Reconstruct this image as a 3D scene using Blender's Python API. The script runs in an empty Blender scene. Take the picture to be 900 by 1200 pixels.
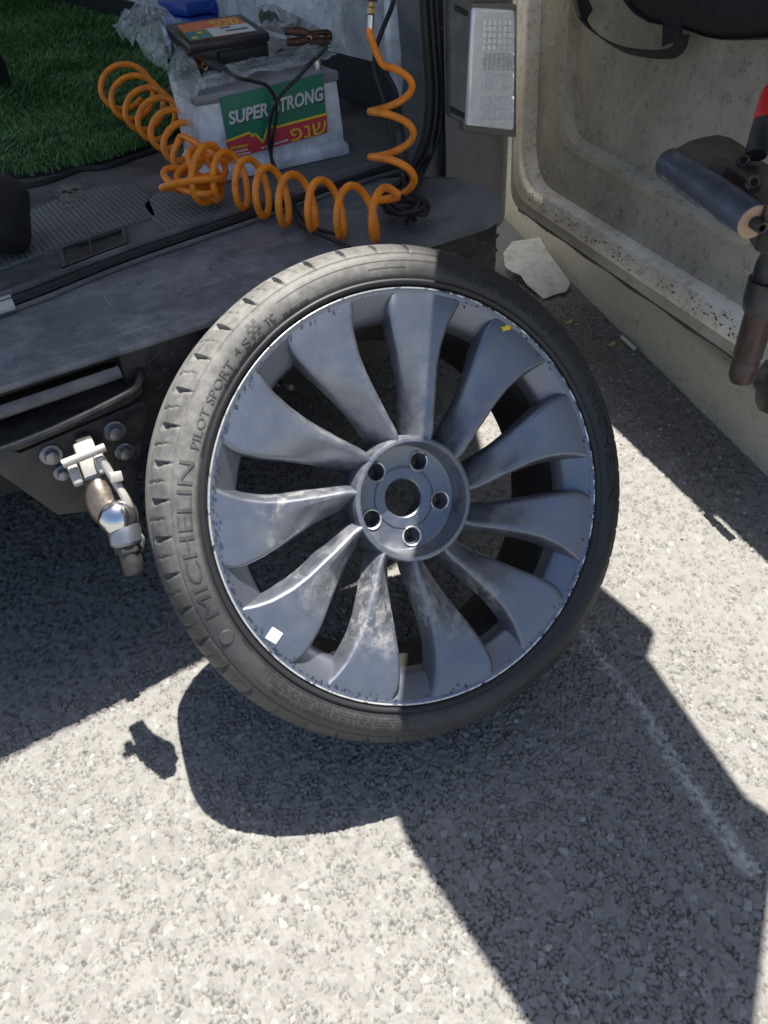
import bpy, bmesh, math, random
import numpy as np
from mathutils import Vector, Matrix

S = bpy.context.scene
COL = S.collection
R = math.radians
random.seed(7)

# ------------------------------------------------------------------ camera, sky, sun, exposure
CAMPOS = Vector((-0.4214, -0.6388, 1.0706))
RW = Matrix(((0.8438, -0.3891, 0.3697), (-0.5333, -0.5305, 0.6589), (-0.0602, -0.7531, -0.6552)))
FPX = 870.0
cam = bpy.data.cameras.new("camera"); camo = bpy.data.objects.new("camera", cam); COL.objects.link(camo)
cam.sensor_fit = 'VERTICAL'; cam.sensor_height = 36.0; cam.sensor_width = 27.0
cam.lens = 36.0 * FPX / 1200.0; cam.clip_start = 0.02; cam.clip_end = 400
_r, _d, _f = RW.col[0].normalized(), RW.col[1].normalized(), RW.col[2].normalized()
camo.matrix_world = Matrix(((_r.x, -_d.x, -_f.x, CAMPOS.x), (_r.y, -_d.y, -_f.y, CAMPOS.y), (_r.z, -_d.z, -_f.z, CAMPOS.z), (0, 0, 0, 1)))
S.camera = camo

SUN = Vector((0.18, 0.11, 1.0)).normalized()          # towards the sun: high noon, slightly behind the van
el = math.asin(SUN.z); az = math.atan2(SUN.x, SUN.y)
W = bpy.data.worlds.new("World"); S.world = W; W.use_nodes = True
nt = W.node_tree; bg = nt.nodes["Background"]
sky = nt.nodes.new("ShaderNodeTexSky"); sky.sky_type = 'NISHITA'; sky.sun_disc = False
sky.sun_elevation = el; sky.sun_rotation = az; sky.air_density = 1.0; sky.dust_density = 1.6; sky.ozone_density = 2.5
nt.links.new(sky.outputs[0], bg.inputs[0]); bg.inputs[1].default_value = 0.085
sl = bpy.data.lights.new("sun", 'SUN'); sl.energy = 5.0; sl.angle = R(0.55); sl.color = (1.0, 0.96, 0.89)
so = bpy.data.objects.new("sun", sl); COL.objects.link(so); so.rotation_euler = SUN.to_track_quat('Z', 'Y').to_euler()
so.location = (1, 1, 6)
S.view_settings.view_transform = 'Standard'; S.view_settings.look = 'None'; S.view_settings.gamma = 1.0
S.view_settings.use_curve_mapping = False
S.view_settings.exposure = 1.1

# ------------------------------------------------------------------ measuring helpers
def ray(px, py): return RW @ Vector(((px - 450) / FPX, (py - 600) / FPX, 1.0))
def at(px, py, ax, v):
    """point of the place seen at a spot of the photograph on the plane ax = v"""
    d = ray(px, py); i = 'xyz'.index(ax); return CAMPOS + d * ((v - CAMPOS[i]) / d[i])

# ------------------------------------------------------------------ mesh helpers
def thing(name, label, cat, loc, group=None):
    o = bpy.data.objects.new(name, None); COL.objects.link(o); o.location = loc; o.empty_display_size = .05
    o['label'] = label; o['category'] = cat
    if group: o['group'] = group
    return o
def tag(o, label, cat, group=None):
    o['label'] = label; o['category'] = cat
    if group: o['group'] = group
    return o
def wloc(o):
    m = Matrix.Translation(o.location) @ o.rotation_euler.to_matrix().to_4x4() if o.rotation_mode != 'QUATERNION' else o.matrix_world
    return m
ROOTM = {}
def link(name, me, mat, parent=None, local=False):
    o = bpy.data.objects.new(name, me); COL.objects.link(o)
    if mat is not None:
        me.materials.clear(); me.materials.append(mat)
    if parent is not None:
        o.parent = parent
        if not local:
            p = parent; root = p
            while root.parent is not None: root = root.parent
            if parent is root and root.type == 'EMPTY':
                o.matrix_parent_inverse = Matrix.Translation(-Vector(root.location))
    return o
def mk(name, vs, fs, mat, parent=None, smooth=False, local=False, bev=0, sharp=35, seg=2, sub=0):
    me = bpy.data.meshes.new(name); me.from_pydata([tuple(v) for v in vs], [], fs); me.validate()
    bm = bmesh.new(); bm.from_mesh(me)
    bmesh.ops.remove_doubles(bm, verts=bm.verts, dist=1e-6)
    bmesh.ops.recalc_face_normals(bm, faces=bm.faces)
    if bev:
        es = [e for e in bm.edges if len(e.link_faces) == 2 and e.calc_face_angle(0) > R(28)]
        bmesh.ops.bevel(bm, geom=es, offset=bev, segments=seg, affect='EDGES', profile=.5, clamp_overlap=True)
    bm.to_mesh(me); bm.free()
    if smooth or bev:
        me.shade_smooth(); me.set_sharp_from_angle(angle=R(sharp))
    return link(name, me, mat, parent, local)
def box(name, lo, hi, mat, parent=None, M=None, bev=0, local=False, **k):
    x0, y0, z0 = lo; x1, y1, z1 = hi
    vs = [Vector(v) for v in ((x0, y0, z0), (x1, y0, z0), (x1, y1, z0), (x0, y1, z0), (x0, y0, z1), (x1, y0, z1), (x1, y1, z1), (x0, y1, z1))]
    if M is not None: vs = [M @ v for v in vs]
    return mk(name, vs, [(0, 3, 2, 1), (4, 5, 6, 7), (0, 1, 5, 4), (1, 2, 6, 5), (2, 3, 7, 6), (3, 0, 4, 7)], mat, parent, bev=bev, local=local, **k)
def prism(name, pts, vec, mat, parent=None, bev=0, local=False, **k):
    n = len(pts); vec = Vector(vec); pts = [Vector(p) for p in pts]
    vs = pts + [p + vec for p in pts]
    fs = [tuple(range(n))[::-1], tuple(range(n, 2 * n))] + [(i, (i + 1) % n, n + (i + 1) % n, n + i) for i in range(n)]
    return mk(name, vs, fs, mat, parent, bev=bev, local=local, **k)
def frame_dirs(path):
    T = []
    for i in range(len(path)):
        a = path[max(0, i - 1)]; b = path[min(len(path) - 1, i + 1)]; T.append((b - a).normalized())
    N = []; ref = Vector((0, 0, 1)) if abs(T[0].z) < .9 else Vector((1, 0, 0))
    n = (ref - T[0] * ref.dot(T[0])).normalized()
    for t in T:
        n = (n - t * n.dot(t)).normalized(); N.append(n)
    return T, N
def tube_data(path, r, n=8, cap=True):
    path = [Vector(p) for p in path]; T, N = frame_dirs(path); vs, fs = [], []
    for i, p in enumerate(path):
        rr = r[i] if isinstance(r, (list, tuple)) else r
        b = T[i].cross(N[i])
        for k in range(n):
            a = 2 * math.pi * k / n; vs.append(p + (N[i] * math.cos(a) + b * math.sin(a)) * rr)
    for i in range(len(path) - 1):
        for k in range(n): fs.append((i * n + k, i * n + (k + 1) % n, (i + 1) * n + (k + 1) % n, (i + 1) * n + k))
    if cap:
        fs.append(tuple(range(n))[::-1]); fs.append(tuple(range((len(path) - 1) * n, len(path) * n)))
    return vs, fs
def tube(name, path, r, mat, parent=None, n=10, **k):
    vs, fs = tube_data(path, r, n); return mk(name, vs, fs, mat, parent, smooth=True, **k)
def smooth_path(pts, per=8):
    pts = [Vector(p) for p in pts]; out = []
    for i in range(len(pts) - 1):
        p0 = pts[max(0, i - 1)]; p1 = pts[i]; p2 = pts[i + 1]; p3 = pts[min(len(pts) - 1, i + 2)]
        for k in range(per):
            t = k / per; t2 = t * t; t3 = t2 * t
            out.append(.5 * ((2 * p1) + (p2 - p0) * t + (2 * p0 - 5 * p1 + 4 * p2 - p3) * t2 + (3 * p1 - p0 - 3 * p2 + p3) * t3))
    out.append(pts[-1]); return out
def lathe_data(prof, n, M=None, closed=False):
    vs, fs = [], []
    m = len(prof)
    for i in range(n):
        a = 2 * math.pi * i / n; ca, sa = math.cos(a), math.sin(a)
        for r, z in prof:
            v = Vector((r * ca, r * sa, z)); vs.append(M @ v if M is not None else v)
    for i in range(n):
        j = (i + 1) % n
        for k in range(m if closed else m - 1):
            l = (k + 1) % m
            fs.append((i * m + k, j * m + k, j * m + l, i * m + l))
    return vs, fs
def lathe(name, prof, mat, parent=None, n=32, M=None, closed=False, local=False, sharp=35):
    vs, fs = lathe_data(prof, n, M, closed); return mk(name, vs, fs, mat, parent, smooth=True, local=local, sharp=sharp)
def axis_mat(o, z, x=None):
    z = Vector(z).normalized(); x = Vector(x) if x is not None else (Vector((1, 0, 0)) if abs(z.x) < .8 else Vector((0, 1, 0)))
    x = (x - z * x.dot(z)).normalized(); y = z.cross(x)
    o = Vector(o); return Matrix(((x.x, y.x, z.x, o.x), (x.y, y.y, z.y, o.y), (x.z, y.z, z.z, o.z), (0, 0, 0, 1)))
def merge(parts):
    V, F = [], []
    for vs, fs in parts:
        o = len(V); V += list(vs); F += [tuple(i + o for i in f) for f in fs]
    return V, F
def boxd(lo, hi, M=None):
    x0, y0, z0 = lo; x1, y1, z1 = hi
    vs = [Vector(v) for v in ((x0, y0, z0), (x1, y0, z0), (x1, y1, z0), (x0, y1, z0), (x0, y0, z1), (x1, y0, z1), (x1, y1, z1), (x0, y1, z1))]
    if M is not None: vs = [M @ v for v in vs]
    return vs, [(0, 3, 2, 1), (4, 5, 6, 7), (0, 1, 5, 4), (1, 2, 6, 5), (2, 3, 7, 6), (3, 0, 4, 7)]
def sstep(a, b, x):
    t = min(1, max(0, (x - a) / (b - a))); return t * t * (3 - 2 * t)
def interp(tab, x):
    return float(np.interp(x, [t[0] for t in tab], [t[1] for t in tab]))
def text_mesh(s, size, extrude=.0004, align='LEFT', bold=0, shear=0):
    cu = bpy.data.curves.new("lettering", 'FONT'); cu.body = s; cu.size = size; cu.extrude = extrude; cu.align_x = align; cu.offset = bold; cu.shear = shear
    cu.resolution_u = 3
    o = bpy.data.objects.new("lettering", cu); COL.objects.link(o)
    dg = bpy.context.evaluated_depsgraph_get(); dg.update()
    me = bpy.data.meshes.new_from_object(o.evaluated_get(dg))
    vs = [v.co.copy() for v in me.vertices]; fs = [tuple(p.vertices) for p in me.polygons]
    bpy.data.objects.remove(o); bpy.data.curves.remove(cu); bpy.data.meshes.remove(me)
    return vs, fs

# ------------------------------------------------------------------ materials
class N:
    def __init__(s, name):
        s.m = bpy.data.materials.new(name); s.m.use_nodes = True; s.t = s.m.node_tree
        s.p = s.t.nodes["Principled BSDF"]; s.geo = s.t.nodes.new("ShaderNodeNewGeometry")
        s.pos = s.geo.outputs['Position']
    def n(s, ty, **k):
        x = s.t.nodes.new(ty)
        for a, b in k.items(): setattr(x, a, b)
        return x
    def l(s, a, b): s.t.links.new(a, b)
    def noise(s, scale, detail=4, rough=.6, vec=None, dist=0, stretch=None):
        x = s.n("ShaderNodeTexNoise"); x.inputs['Scale'].default_value = scale; x.inputs['Detail'].default_value = detail
        x.inputs['Roughness'].default_value = rough; x.inputs['Distortion'].default_value = dist
        v = vec or s.pos
        if stretch:
            mp = s.n("ShaderNodeMapping"); mp.inputs['Scale'].default_value = stretch; s.l(v, mp.inputs['Vector']); v = mp.outputs[0]
        s.l(v, x.inputs['Vector']); return x.outputs['Fac']
    def ramp(s, fac, stops, interp='LINEAR'):
        x = s.n("ShaderNodeValToRGB"); e = x.color_ramp.elements; x.color_ramp.interpolation = interp
        while len(e) < len(stops): e.new(.5)
        for i, (p, c) in enumerate(stops):
            e[i].position = p; e[i].color = (c, c, c, 1) if isinstance(c, (int, float)) else (*c, 1)
        s.l(fac, x.inputs[0]); return x.outputs[0]
    def mix(s, fac, a, b):
        x = s.n("ShaderNodeMix", data_type='RGBA')
        for v, i in ((fac, 0), (a, 6), (b, 7)):
            if hasattr(v, 'links'): s.l(v, x.inputs[i])
            elif isinstance(v, (int, float)): x.inputs[i].default_value = v if i == 0 else (v, v, v, 1)
            else: x.inputs[i].default_value = (*v, 1)
        return x.outputs[2]
    def math(s, op, a, b=None, clamp=False):
        x = s.n("ShaderNodeMath", operation=op, use_clamp=clamp)
        for i, v in enumerate((a, b)):
            if v is None: continue
            if hasattr(v, 'links'): s.l(v, x.inputs[i])
            else: x.inputs[i].default_value = v
        return x.outputs[0]
    def bump(s, h, strength=.3, dist=.002, prev=None):
        x = s.n("ShaderNodeBump"); x.inputs['Strength'].default_value = strength; x.inputs['Distance'].default_value = dist
        s.l(h, x.inputs['Height'])
        if prev: s.l(prev, x.inputs['Normal'])
        return x.outputs[0]
    def set(s, **k):
        for a, b in k.items():
            i = s.p.inputs[a.replace('_', ' ')]
            if hasattr(b, 'links'): s.l(b, i)
            elif isinstance(b, (tuple, list)) and len(b) == 3 and i.type == 'RGBA': i.default_value = (*b, 1)
            else: i.default_value = b
        return s
def basic(name, col, rough=.5, metal=0, var=.25, scale=30, bump=.15, bscale=200, dirt=None, dirt_amt=.5, dscale=9, **k):
    """base colour broken up by fine and coarse noise, with optional dirt patches"""
    b = N(name)
    f = b.noise(scale, 5)
    c = b.mix(f, tuple(x * (1 - var) for x in col), tuple(min(1, x * (1 + var)) for x in col))
    rr = b.ramp(b.noise(scale * 2, 3), [(.3, max(0, rough - .08)), (.7, min(1, rough + .1))])
    if dirt:
        d = b.ramp(b.noise(dscale, 8, .7), [(.5 - dirt_amt * .25, 0), (.5 + .28 - dirt_amt * .2, 1)])
        d = b.math('MULTIPLY', d, .85)
        c = b.mix(d, c, dirt); rr = b.mix(d, rr, .85)
    b.set(Base_Color=c, Roughness=rr, Metallic=metal, Normal=b.bump(b.noise(bscale, 3), bump, .001), **k)
    return b.m
M = {}
M['plastic_dark'] = basic('bumper_plastic', (.07, .075, .083), .45, var=.3, scale=14, bump=.25, bscale=350, dirt=(.2, .19, .175), dirt_amt=.45, dscale=7)
M['plastic_floor'] = basic('floor_plastic', (.05, .052, .058), .5, var=.3, scale=20, bump=.3, bscale=300, dirt=(.2, .185, .165), dirt_amt=.5, dscale=6)
M['rubber_black'] = basic('black_rubber', (.014, .014, .016), .6, bump=.3, bscale=400)
M['black_plastic'] = basic('black_plastic', (.018, .018, .02), .4, bump=.1, dirt=(.08, .075, .065), dirt_amt=.3, dscale=18)
M['black_case'] = basic('black_battery_plastic', (.022, .022, .025), .38, bump=.08)
M['white_paint'] = basic('white_van_paint', (.62, .63, .62), .35, var=.06, bump=.03, dirt=(.3, .27, .22), dirt_amt=.35, dscale=8)
M['inner_paint'] = basic('pale_grey_inner_panel', (.68, .72, .77), .45, var=.08, scale=9, bump=.1, dirt=(.25, .25, .25), dirt_amt=.4, dscale=14)
def door_paint(name, col, dirt, amt):
    b = N(name)
    c = b.mix(b.noise(5, 6), tuple(x * .8 for x in col), tuple(x * 1.12 for x in col))
    d1 = b.ramp(b.noise(3.2, 9, .7), [(.42, 0), (.68, 1)]); c = b.mix(b.math('MULTIPLY', d1, .75), c, dirt)
    d2 = b.ramp(b.noise(45, 6, .75), [(.62 - amt * .1, 0), (.74, 1)]); c = b.mix(b.math('MULTIPLY', d2, .7), c, (.035, .03, .025))
    sc = b.ramp(b.noise(60, 2, .5, stretch=(1, .12, 1)), [(.68, 0), (.72, 1)]); c = b.mix(b.math('MULTIPLY', sc, .35), c, (.6, .58, .52))
    b.set(Base_Color=c, Roughness=.6, Normal=b.bump(b.noise(120, 5), .12, .001)); return b.m
M['door_inner'] = door_paint('dirty_beige_door_paint', (.50, .47, .385), (.25, .22, .165), .9)
M['door_flange'] = door_paint('worn_white_door_flange', (.78, .75, .67), (.4, .32, .2), 1.0)
M['door_skin'] = door_paint('door_skin_paint', (.45, .44, .4), (.18, .16, .12), .6)
M['steel_dark'] = basic('dark_steel', (.042, .044, .052), .42, .5, bump=.25, bscale=120, dirt=(.12, .105, .085), dirt_amt=.3, dscale=30)
M['bolt_steel'] = basic('bolt_steel', (.24, .25, .28), .38, .8, bump=.15)
M['zinc'] = basic('pale_zinc', (.52, .50, .46), .42, .5, var=.2, scale=60, bump=.2, dirt=(.26, .22, .17), dirt_amt=.3, dscale=60)
M['rust_steel'] = basic('rusty_steel', (.20, .165, .135), .38, .75, var=.4, scale=50, bump=.2)
M['chrome'] = basic('polished_ball', (.65, .65, .66), .16, 1.0, var=.1, bump=.03)
M['orange'] = basic('orange_hose_plastic', (1.0, .27, .01), .33, var=.1, scale=25, bump=.05, dirt=(.5, .15, .03), dirt_amt=.15, dscale=40)
M['brass'] = basic('brass', (.6, .42, .18), .3, 1.0)
M['steel'] = basic('bright_steel', (.6, .6, .58), .3, 1.0)
M['cable'] = basic('cable_sheath', (.013, .013, .015), .5)
M['copper'] = basic('clamp_copper', (.16, .075, .045), .45, .6, var=.5, scale=90, dirt=(.05, .03, .025), dirt_amt=.5, dscale=60)
M['batt_case'] = basic('battery_case_grey', (.80, .81, .84), .38, var=.06, bump=.05, dirt=(.25, .24, .24), dirt_amt=.25, dscale=14)
M['batt_lid'] = basic('battery_lid_grey', (.24, .24, .26), .35, var=.15)
M['green'] = basic('label_green', (.015, .19, .11), .35, var=.06, bump=.01)
M['red'] = basic('label_red', (.62, .05, .07), .35, var=.05, bump=.01)
M['yellow'] = basic('label_yellow', (.85, .62, .03), .4, var=.04, bump=.01)
M['orange_print'] = basic('label_orange', (.78, .16, .04), .4, var=.05, bump=.01)
M['white_print'] = basic('label_white', (.75, .75, .75), .4, var=.04, bump=.01)
M['silver_print'] = basic('label_silver', (.6, .62, .62), .35, var=.1, bump=.01)
M['blue_print'] = basic('label_blue', (.05, .2, .6), .4, bump=.01)
M['blue'] = basic('blue_plastic', (.02, .07, .42), .35, var=.1, bump=.05)
M['bag'] = basic('black_webbing', (.014, .014, .015), .85, bump=.5, bscale=500)
M['roller'] = basic('blue_grey_roller', (.085, .105, .145), .32, .35, var=.35, scale=40, bump=.1, dirt=(.06, .055, .055), dirt_amt=.35, dscale=25)
M['brown_metal'] = basic('brown_painted_steel', (.06, .037, .033), .4, .2, var=.25, scale=14, bump=.1, dirt=(.08, .06, .047), dirt_amt=.15, dscale=14)
M['beige_cap'] = basic('beige_end_cap', (.36, .24, .16), .5, var=.15)
M['red_grip'] = basic('red_grip', (.62, .02, .025), .35, var=.1)
M['white_chip'] = basic('white_sticker', (.8, .8, .78), .5, var=.03)
M['paper'] = basic('cigarette_paper', (.75, .73, .68), .7)
M['leaf'] = basic('dry_leaf', (.55, .4, .14), .6, var=.3, scale=100)
M['shard'] = basic('dirty_white_plastic', (.78, .77, .74), .4, var=.05, scale=30, bump=.05, bscale=90, dirt=(.4, .37, .3), dirt_amt=.15, dscale=26)
M['shadow_grey'] = basic('shadow_panel_grey', (.16, .16, .17), .5, .2, var=.2)  # for the unseen shadow casters overhead
M['glass_dark'] = None
def rim_paint():
    b = N('satin_grey_wheel_paint')
    c = b.mix(b.noise(6, 4), (.15, .168, .21), (.215, .232, .275))
    rel = b.n("ShaderNodeVectorMath", operation='SUBTRACT'); b.l(b.pos, rel.inputs[0]); rel.inputs[1].default_value = (.0009, .0105, .4166)
    ln = b.n("ShaderNodeVectorMath", operation='LENGTH'); b.l(rel.outputs[0], ln.inputs[0])
    dt = b.n("ShaderNodeVectorMath", operation='DOT_PRODUCT'); b.l(rel.outputs[0], dt.inputs[0]); dt.inputs[1].default_value = (-.66, -.25, -.50)
    ringm = b.ramp(ln.outputs['Value'], [(.09, 0), (.125, 1), (.19, 1), (.235, 0)]); sidem = b.ramp(dt.outputs['Value'], [(-.03, 0), (.07, 1)])
    dust = b.ramp(b.noise(46, 10, .78, dist=.3), [(.45, 0), (.6, 1)])
    reg = b.ramp(b.noise(13, 3, .5), [(.40, 0), (.50, 1)])
    dust = b.math('MULTIPLY', b.math('MULTIPLY', b.math('MULTIPLY', dust, reg), b.math('MULTIPLY', ringm, sidem)), .62)
    film = b.math('MULTIPLY', b.ramp(b.noise(34, 8, .7), [(.4, .0), (.65, .42)]), b.ramp(ln.outputs['Value'], [(.08, .35), (.1, 1), (.17, .6), (.25, .12)]))
    d = b.math('MAXIMUM', dust, film)
    chips = b.ramp(b.noise(240, 2, .5), [(.74, 0), (.76, 1)])
    col = b.mix(d, c, (.42, .395, .35)); col = b.mix(b.math('MULTIPLY', chips, .5), col, (.6, .6, .6))
    met = b.math('SUBTRACT', .8, b.math('MULTIPLY', d, 1.0), True)
    ro = b.mix(d, .42, .8)
    b.set(Base_Color=col, Metallic=met, Roughness=ro, Normal=b.bump(b.noise(420, 3), .06, .0008)); return b.m
M['rim'] = rim_paint()
def lip_paint():
    b = N('scuffed_rim_edge')
    tc = b.n('ShaderNodeTexCoord'); sep = b.n('ShaderNodeSeparateXYZ'); b.l(tc.outputs['Object'], sep.inputs[0])
    side = b.ramp(sep.outputs['X'], [(0, .13), (.3, .0)]); k = b.ramp(b.math('ADD', b.noise(70, 6, .7), side), [(.5, 0), (.6, 1)])
    c = b.mix(k, (.05, .055, .075), (.75, .75, .73))
    b.set(Base_Color=c, Metallic=b.mix(k, .4, .75), Roughness=b.mix(k, .4, .42), Normal=b.bump(b.noise(300, 4), .4, .001)); return b.m
M['lip'] = lip_paint()
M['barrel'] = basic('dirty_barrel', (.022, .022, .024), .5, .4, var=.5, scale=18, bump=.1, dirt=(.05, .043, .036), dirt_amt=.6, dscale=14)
def tyre_mat(name, dustcol, rub, lo, hi):
    b = N(name)
    d = b.ramp(b.noise(11, 8, .68), [(lo, 0), (hi, 1)])
    d2 = b.ramp(b.noise(70, 6, .7), [(.3, .45), (.7, 1)])
    # dust fades towards wheel-local +x and towards the bottom
    tc = b.n("ShaderNodeTexCoord"); sep = b.n("ShaderNodeSeparateXYZ"); b.l(tc.outputs['Object'], sep.inputs[0])
    side = b.ramp(b.math('ADD', sep.outputs['X'], b.math('MULTIPLY', b.noise(9, 4), .12)), [(.06, 1), (.19, .06)])
    side = b.math('MULTIPLY', side, b.ramp(b.math('ADD', sep.outputs['Y'], b.math('MULTIPLY', b.noise(8, 4), .1)), [(-.10, .2), (.24, 1)]))
    ln = b.n('ShaderNodeVectorMath', operation='LENGTH'); mp = b.n('ShaderNodeMapping'); mp.inputs['Scale'].default_value = (1, 1, 0); b.l(tc.outputs['Object'], mp.inputs['Vector']); b.l(mp.outputs[0], ln.inputs[0])
    bead = b.ramp(ln.outputs['Value'], [(.2962, 0), (.2992, 1)])
    d = b.math('MULTIPLY', b.math('MULTIPLY', b.math('MULTIPLY', d, d2), side), bead)
    c = b.mix(d, rub, dustcol)
    b.set(Base_Color=c, Roughness=b.mix(d, .52, .72), Normal=b.bump(b.noise(260, 4), .2, .001)); return b.m
M['tyre'] = tyre_mat('dusty_tyre_rubber', (.24, .23, .21), (.016, .016, .018), .16, .52)
M['tyre_letter'] = tyre_mat('tyre_lettering_rubber', (.165, .157, .14), (.014, .014, .016), .2, .6)
def turf_mat():
    b = N('artificial_grass'); oi = b.noise(35, 3); a = b.noise(4, 3)
    c = b.mix(oi, (.085, .19, .05), (.18, .36, .10)); c = b.mix(b.math('MULTIPLY', a, .5), c, (.09, .15, .07))
    b.set(Base_Color=c, Roughness=.6); return b.m
M['turf'] = turf_mat()
def wrap_mat():
    b = N('clear_plastic_film'); b.set(Base_Color=(.75, .77, .8), Roughness=.22, Normal=b.bump(b.noise(45, 5), .5, .004))
    b.p.inputs['Specular IOR Level'].default_value = .8
    tr = b.n("ShaderNodeBsdfTransparent"); mx = b.n("ShaderNodeMixShader")
    b.l(b.ramp(b.noise(22, 5, .6), [(.32, .14), (.68, .55)]), mx.inputs[0]); b.l(tr.outputs[0], mx.inputs[1]); b.l(b.p.outputs[0], mx.inputs[2])
    b.l(mx.outputs[0], b.t.nodes['Material Output'].inputs[0]); return b.m
M['wrap'] = wrap_mat()
def lens_mat():
    b = N('clear_lamp_lens'); b.set(Base_Color=b.mix(b.noise(20, 3), (.93, .93, .93), (.97, .97, .97)), Roughness=.18, Metallic=.25, Normal=b.bump(b.noise(70, 3), .1, .002)); return b.m
M['lens'] = lens_mat()
def pane_mat():
    b = N('window_glass'); b.set(Base_Color=(.8, .85, .85), Roughness=.05)
    tr = b.n("ShaderNodeBsdfTransparent"); mx = b.n("ShaderNodeMixShader"); mx.inputs[0].default_value = .15
    b.l(tr.outputs[0], mx.inputs[1]); b.l(b.p.outputs[0], mx.inputs[2]); b.l(mx.outputs[0], b.t.nodes['Material Output'].inputs[0]); return b.m
M['pane'] = pane_mat()
def asphalt_mat(name, attr=True):
    b = N(name)
    f = b.noise(330, 4, .75); big = b.noise(2.2, 5, .6)
    if attr:
        st = b.n("ShaderNodeAttribute", attribute_name="stone").outputs['Fac']
        gap = b.n("ShaderNodeAttribute", attribute_name="gap").outputs['Fac']
        mark = b.n("ShaderNodeAttribute", attribute_name="mark").outputs['Fac']
    else:
        v = b.n("ShaderNodeTexVoronoi"); v.inputs['Scale'].default_value = 100; b.l(b.pos, v.inputs['Vector']); st = v.outputs['Distance']; gap = None; mark = None
    c = b.ramp(st, [(0, (.205, .197, .182)), (.4, (.25, .241, .223)), (.94, (.285, .275, .256)), (.99, (.38, .37, .35))])
    c = b.mix(b.ramp(f, [(.4, 0), (.66, .6)]), c, (.19, .184, .172))
    c = b.mix(b.ramp(big, [(.35, 0), (.7, .3)]), c, (.225, .218, .204))
    if gap: c = b.mix(gap, c, (.035, .033, .032))
    if mark: c = b.mix(mark, c, (.62, .61, .58))
    b.set(Base_Color=c, Roughness=.9, Normal=b.bump(b.noise(520, 5, .7), .6, .0014))
    b.p.inputs['Specular IOR Level'].default_value = .25
    return b.m
M['asphalt'] = asphalt_mat('chipseal_asphalt'); M['asphalt_far'] = asphalt_mat('far_asphalt', False)
def concrete_mat():
    b = N('kerb_concrete')
    c = b.mix(b.noise(7, 8, .7), (.46, .42, .33), (.66, .62, .52)); c = b.mix(b.ramp(b.noise(24, 7, .75), [(.55, 0), (.75, .55)]), c, (.15, .125, .085))
    v = b.n("ShaderNodeTexVoronoi", feature='DISTANCE_TO_EDGE'); v.inputs['Scale'].default_value = 9; v.inputs['Randomness'].default_value = 1
    w = b.n("ShaderNodeVectorMath", operation='ADD'); nz = b.n("ShaderNodeTexNoise"); nz.inputs['Scale'].default_value = 25; b.l(b.pos, nz.inputs['Vector'])
    sc = b.n("ShaderNodeVectorMath", operation='SCALE'); b.l(nz.outputs['Color'], sc.inputs[0]); sc.inputs['Scale'].default_value = .05
    b.l(b.pos, w.inputs[0]); b.l(sc.outputs[0], w.inputs[1]); b.l(w.outputs[0], v.inputs['Vector'])
    cr = b.math('MULTIPLY', b.ramp(v.outputs['Distance'], [(0, 1), (.02, 0)]), b.ramp(b.noise(4, 2), [(.5, 0), (.6, .6)]))
    c = b.mix(cr, c, (.07, .06, .05))
    b.set(Base_Color=c, Roughness=.9, Normal=b.bump(b.noise(130, 6), .3, .002)); return b.m
M['concrete'] = concrete_mat()

# ------------------------------------------------------------------ ground
rng = np.random.default_rng(3)
def vnoise(x, y, sc, seed):
    g = np.random.default_rng(seed).random((256, 256)); u = x * sc + 500; v = y * sc + 500
    i = np.floor(u).astype(int); j = np.floor(v).astype(int); fu = u - i; fv = v - j
    fu = fu * fu * (3 - 2 * fu); fv = fv * fv * (3 - 2 * fv)
    a = g[i % 256, j % 256]; b = g[(i + 1) % 256, j % 256]; c = g[i % 256, (j + 1) % 256]; d = g[(i + 1) % 256, (j + 1) % 256]
    return (a * (1 - fu) + b * fu) * (1 - fv) + (c * (1 - fu) + d * fu) * fv
def cells(x, y, size, seed):
    g = np.random.default_rng(seed); jx = g.random((128, 128)); jy = g.random((128, 128)); rv = g.random((128, 128))
    u = x / size + 1000; v = y / size + 1000; iu = np.floor(u).astype(int); iv = np.floor(v).astype(int)
    f1 = np.full(x.shape, 9.); f2 = np.full(x.shape, 9.); val = np.zeros(x.shape)
    for a in (-1, 0, 1):
        for b in (-1, 0, 1):
            ci = (iu + a) % 128; cj = (iv + b) % 128
            d = np.hypot(iu + a + jx[ci, cj] - u, iv + b + jy[ci, cj] - v)
            m = d < f1; f2 = np.where(m, f1, np.minimum(f2, d)); val = np.where(m, rv[ci, cj], val); f1 = np.where(m, d, f1)
    return f1, f2, val
GX0, GX1, GY0, GY1, GS = -.84, 1.37, -.78, 1.3, .0033
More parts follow.
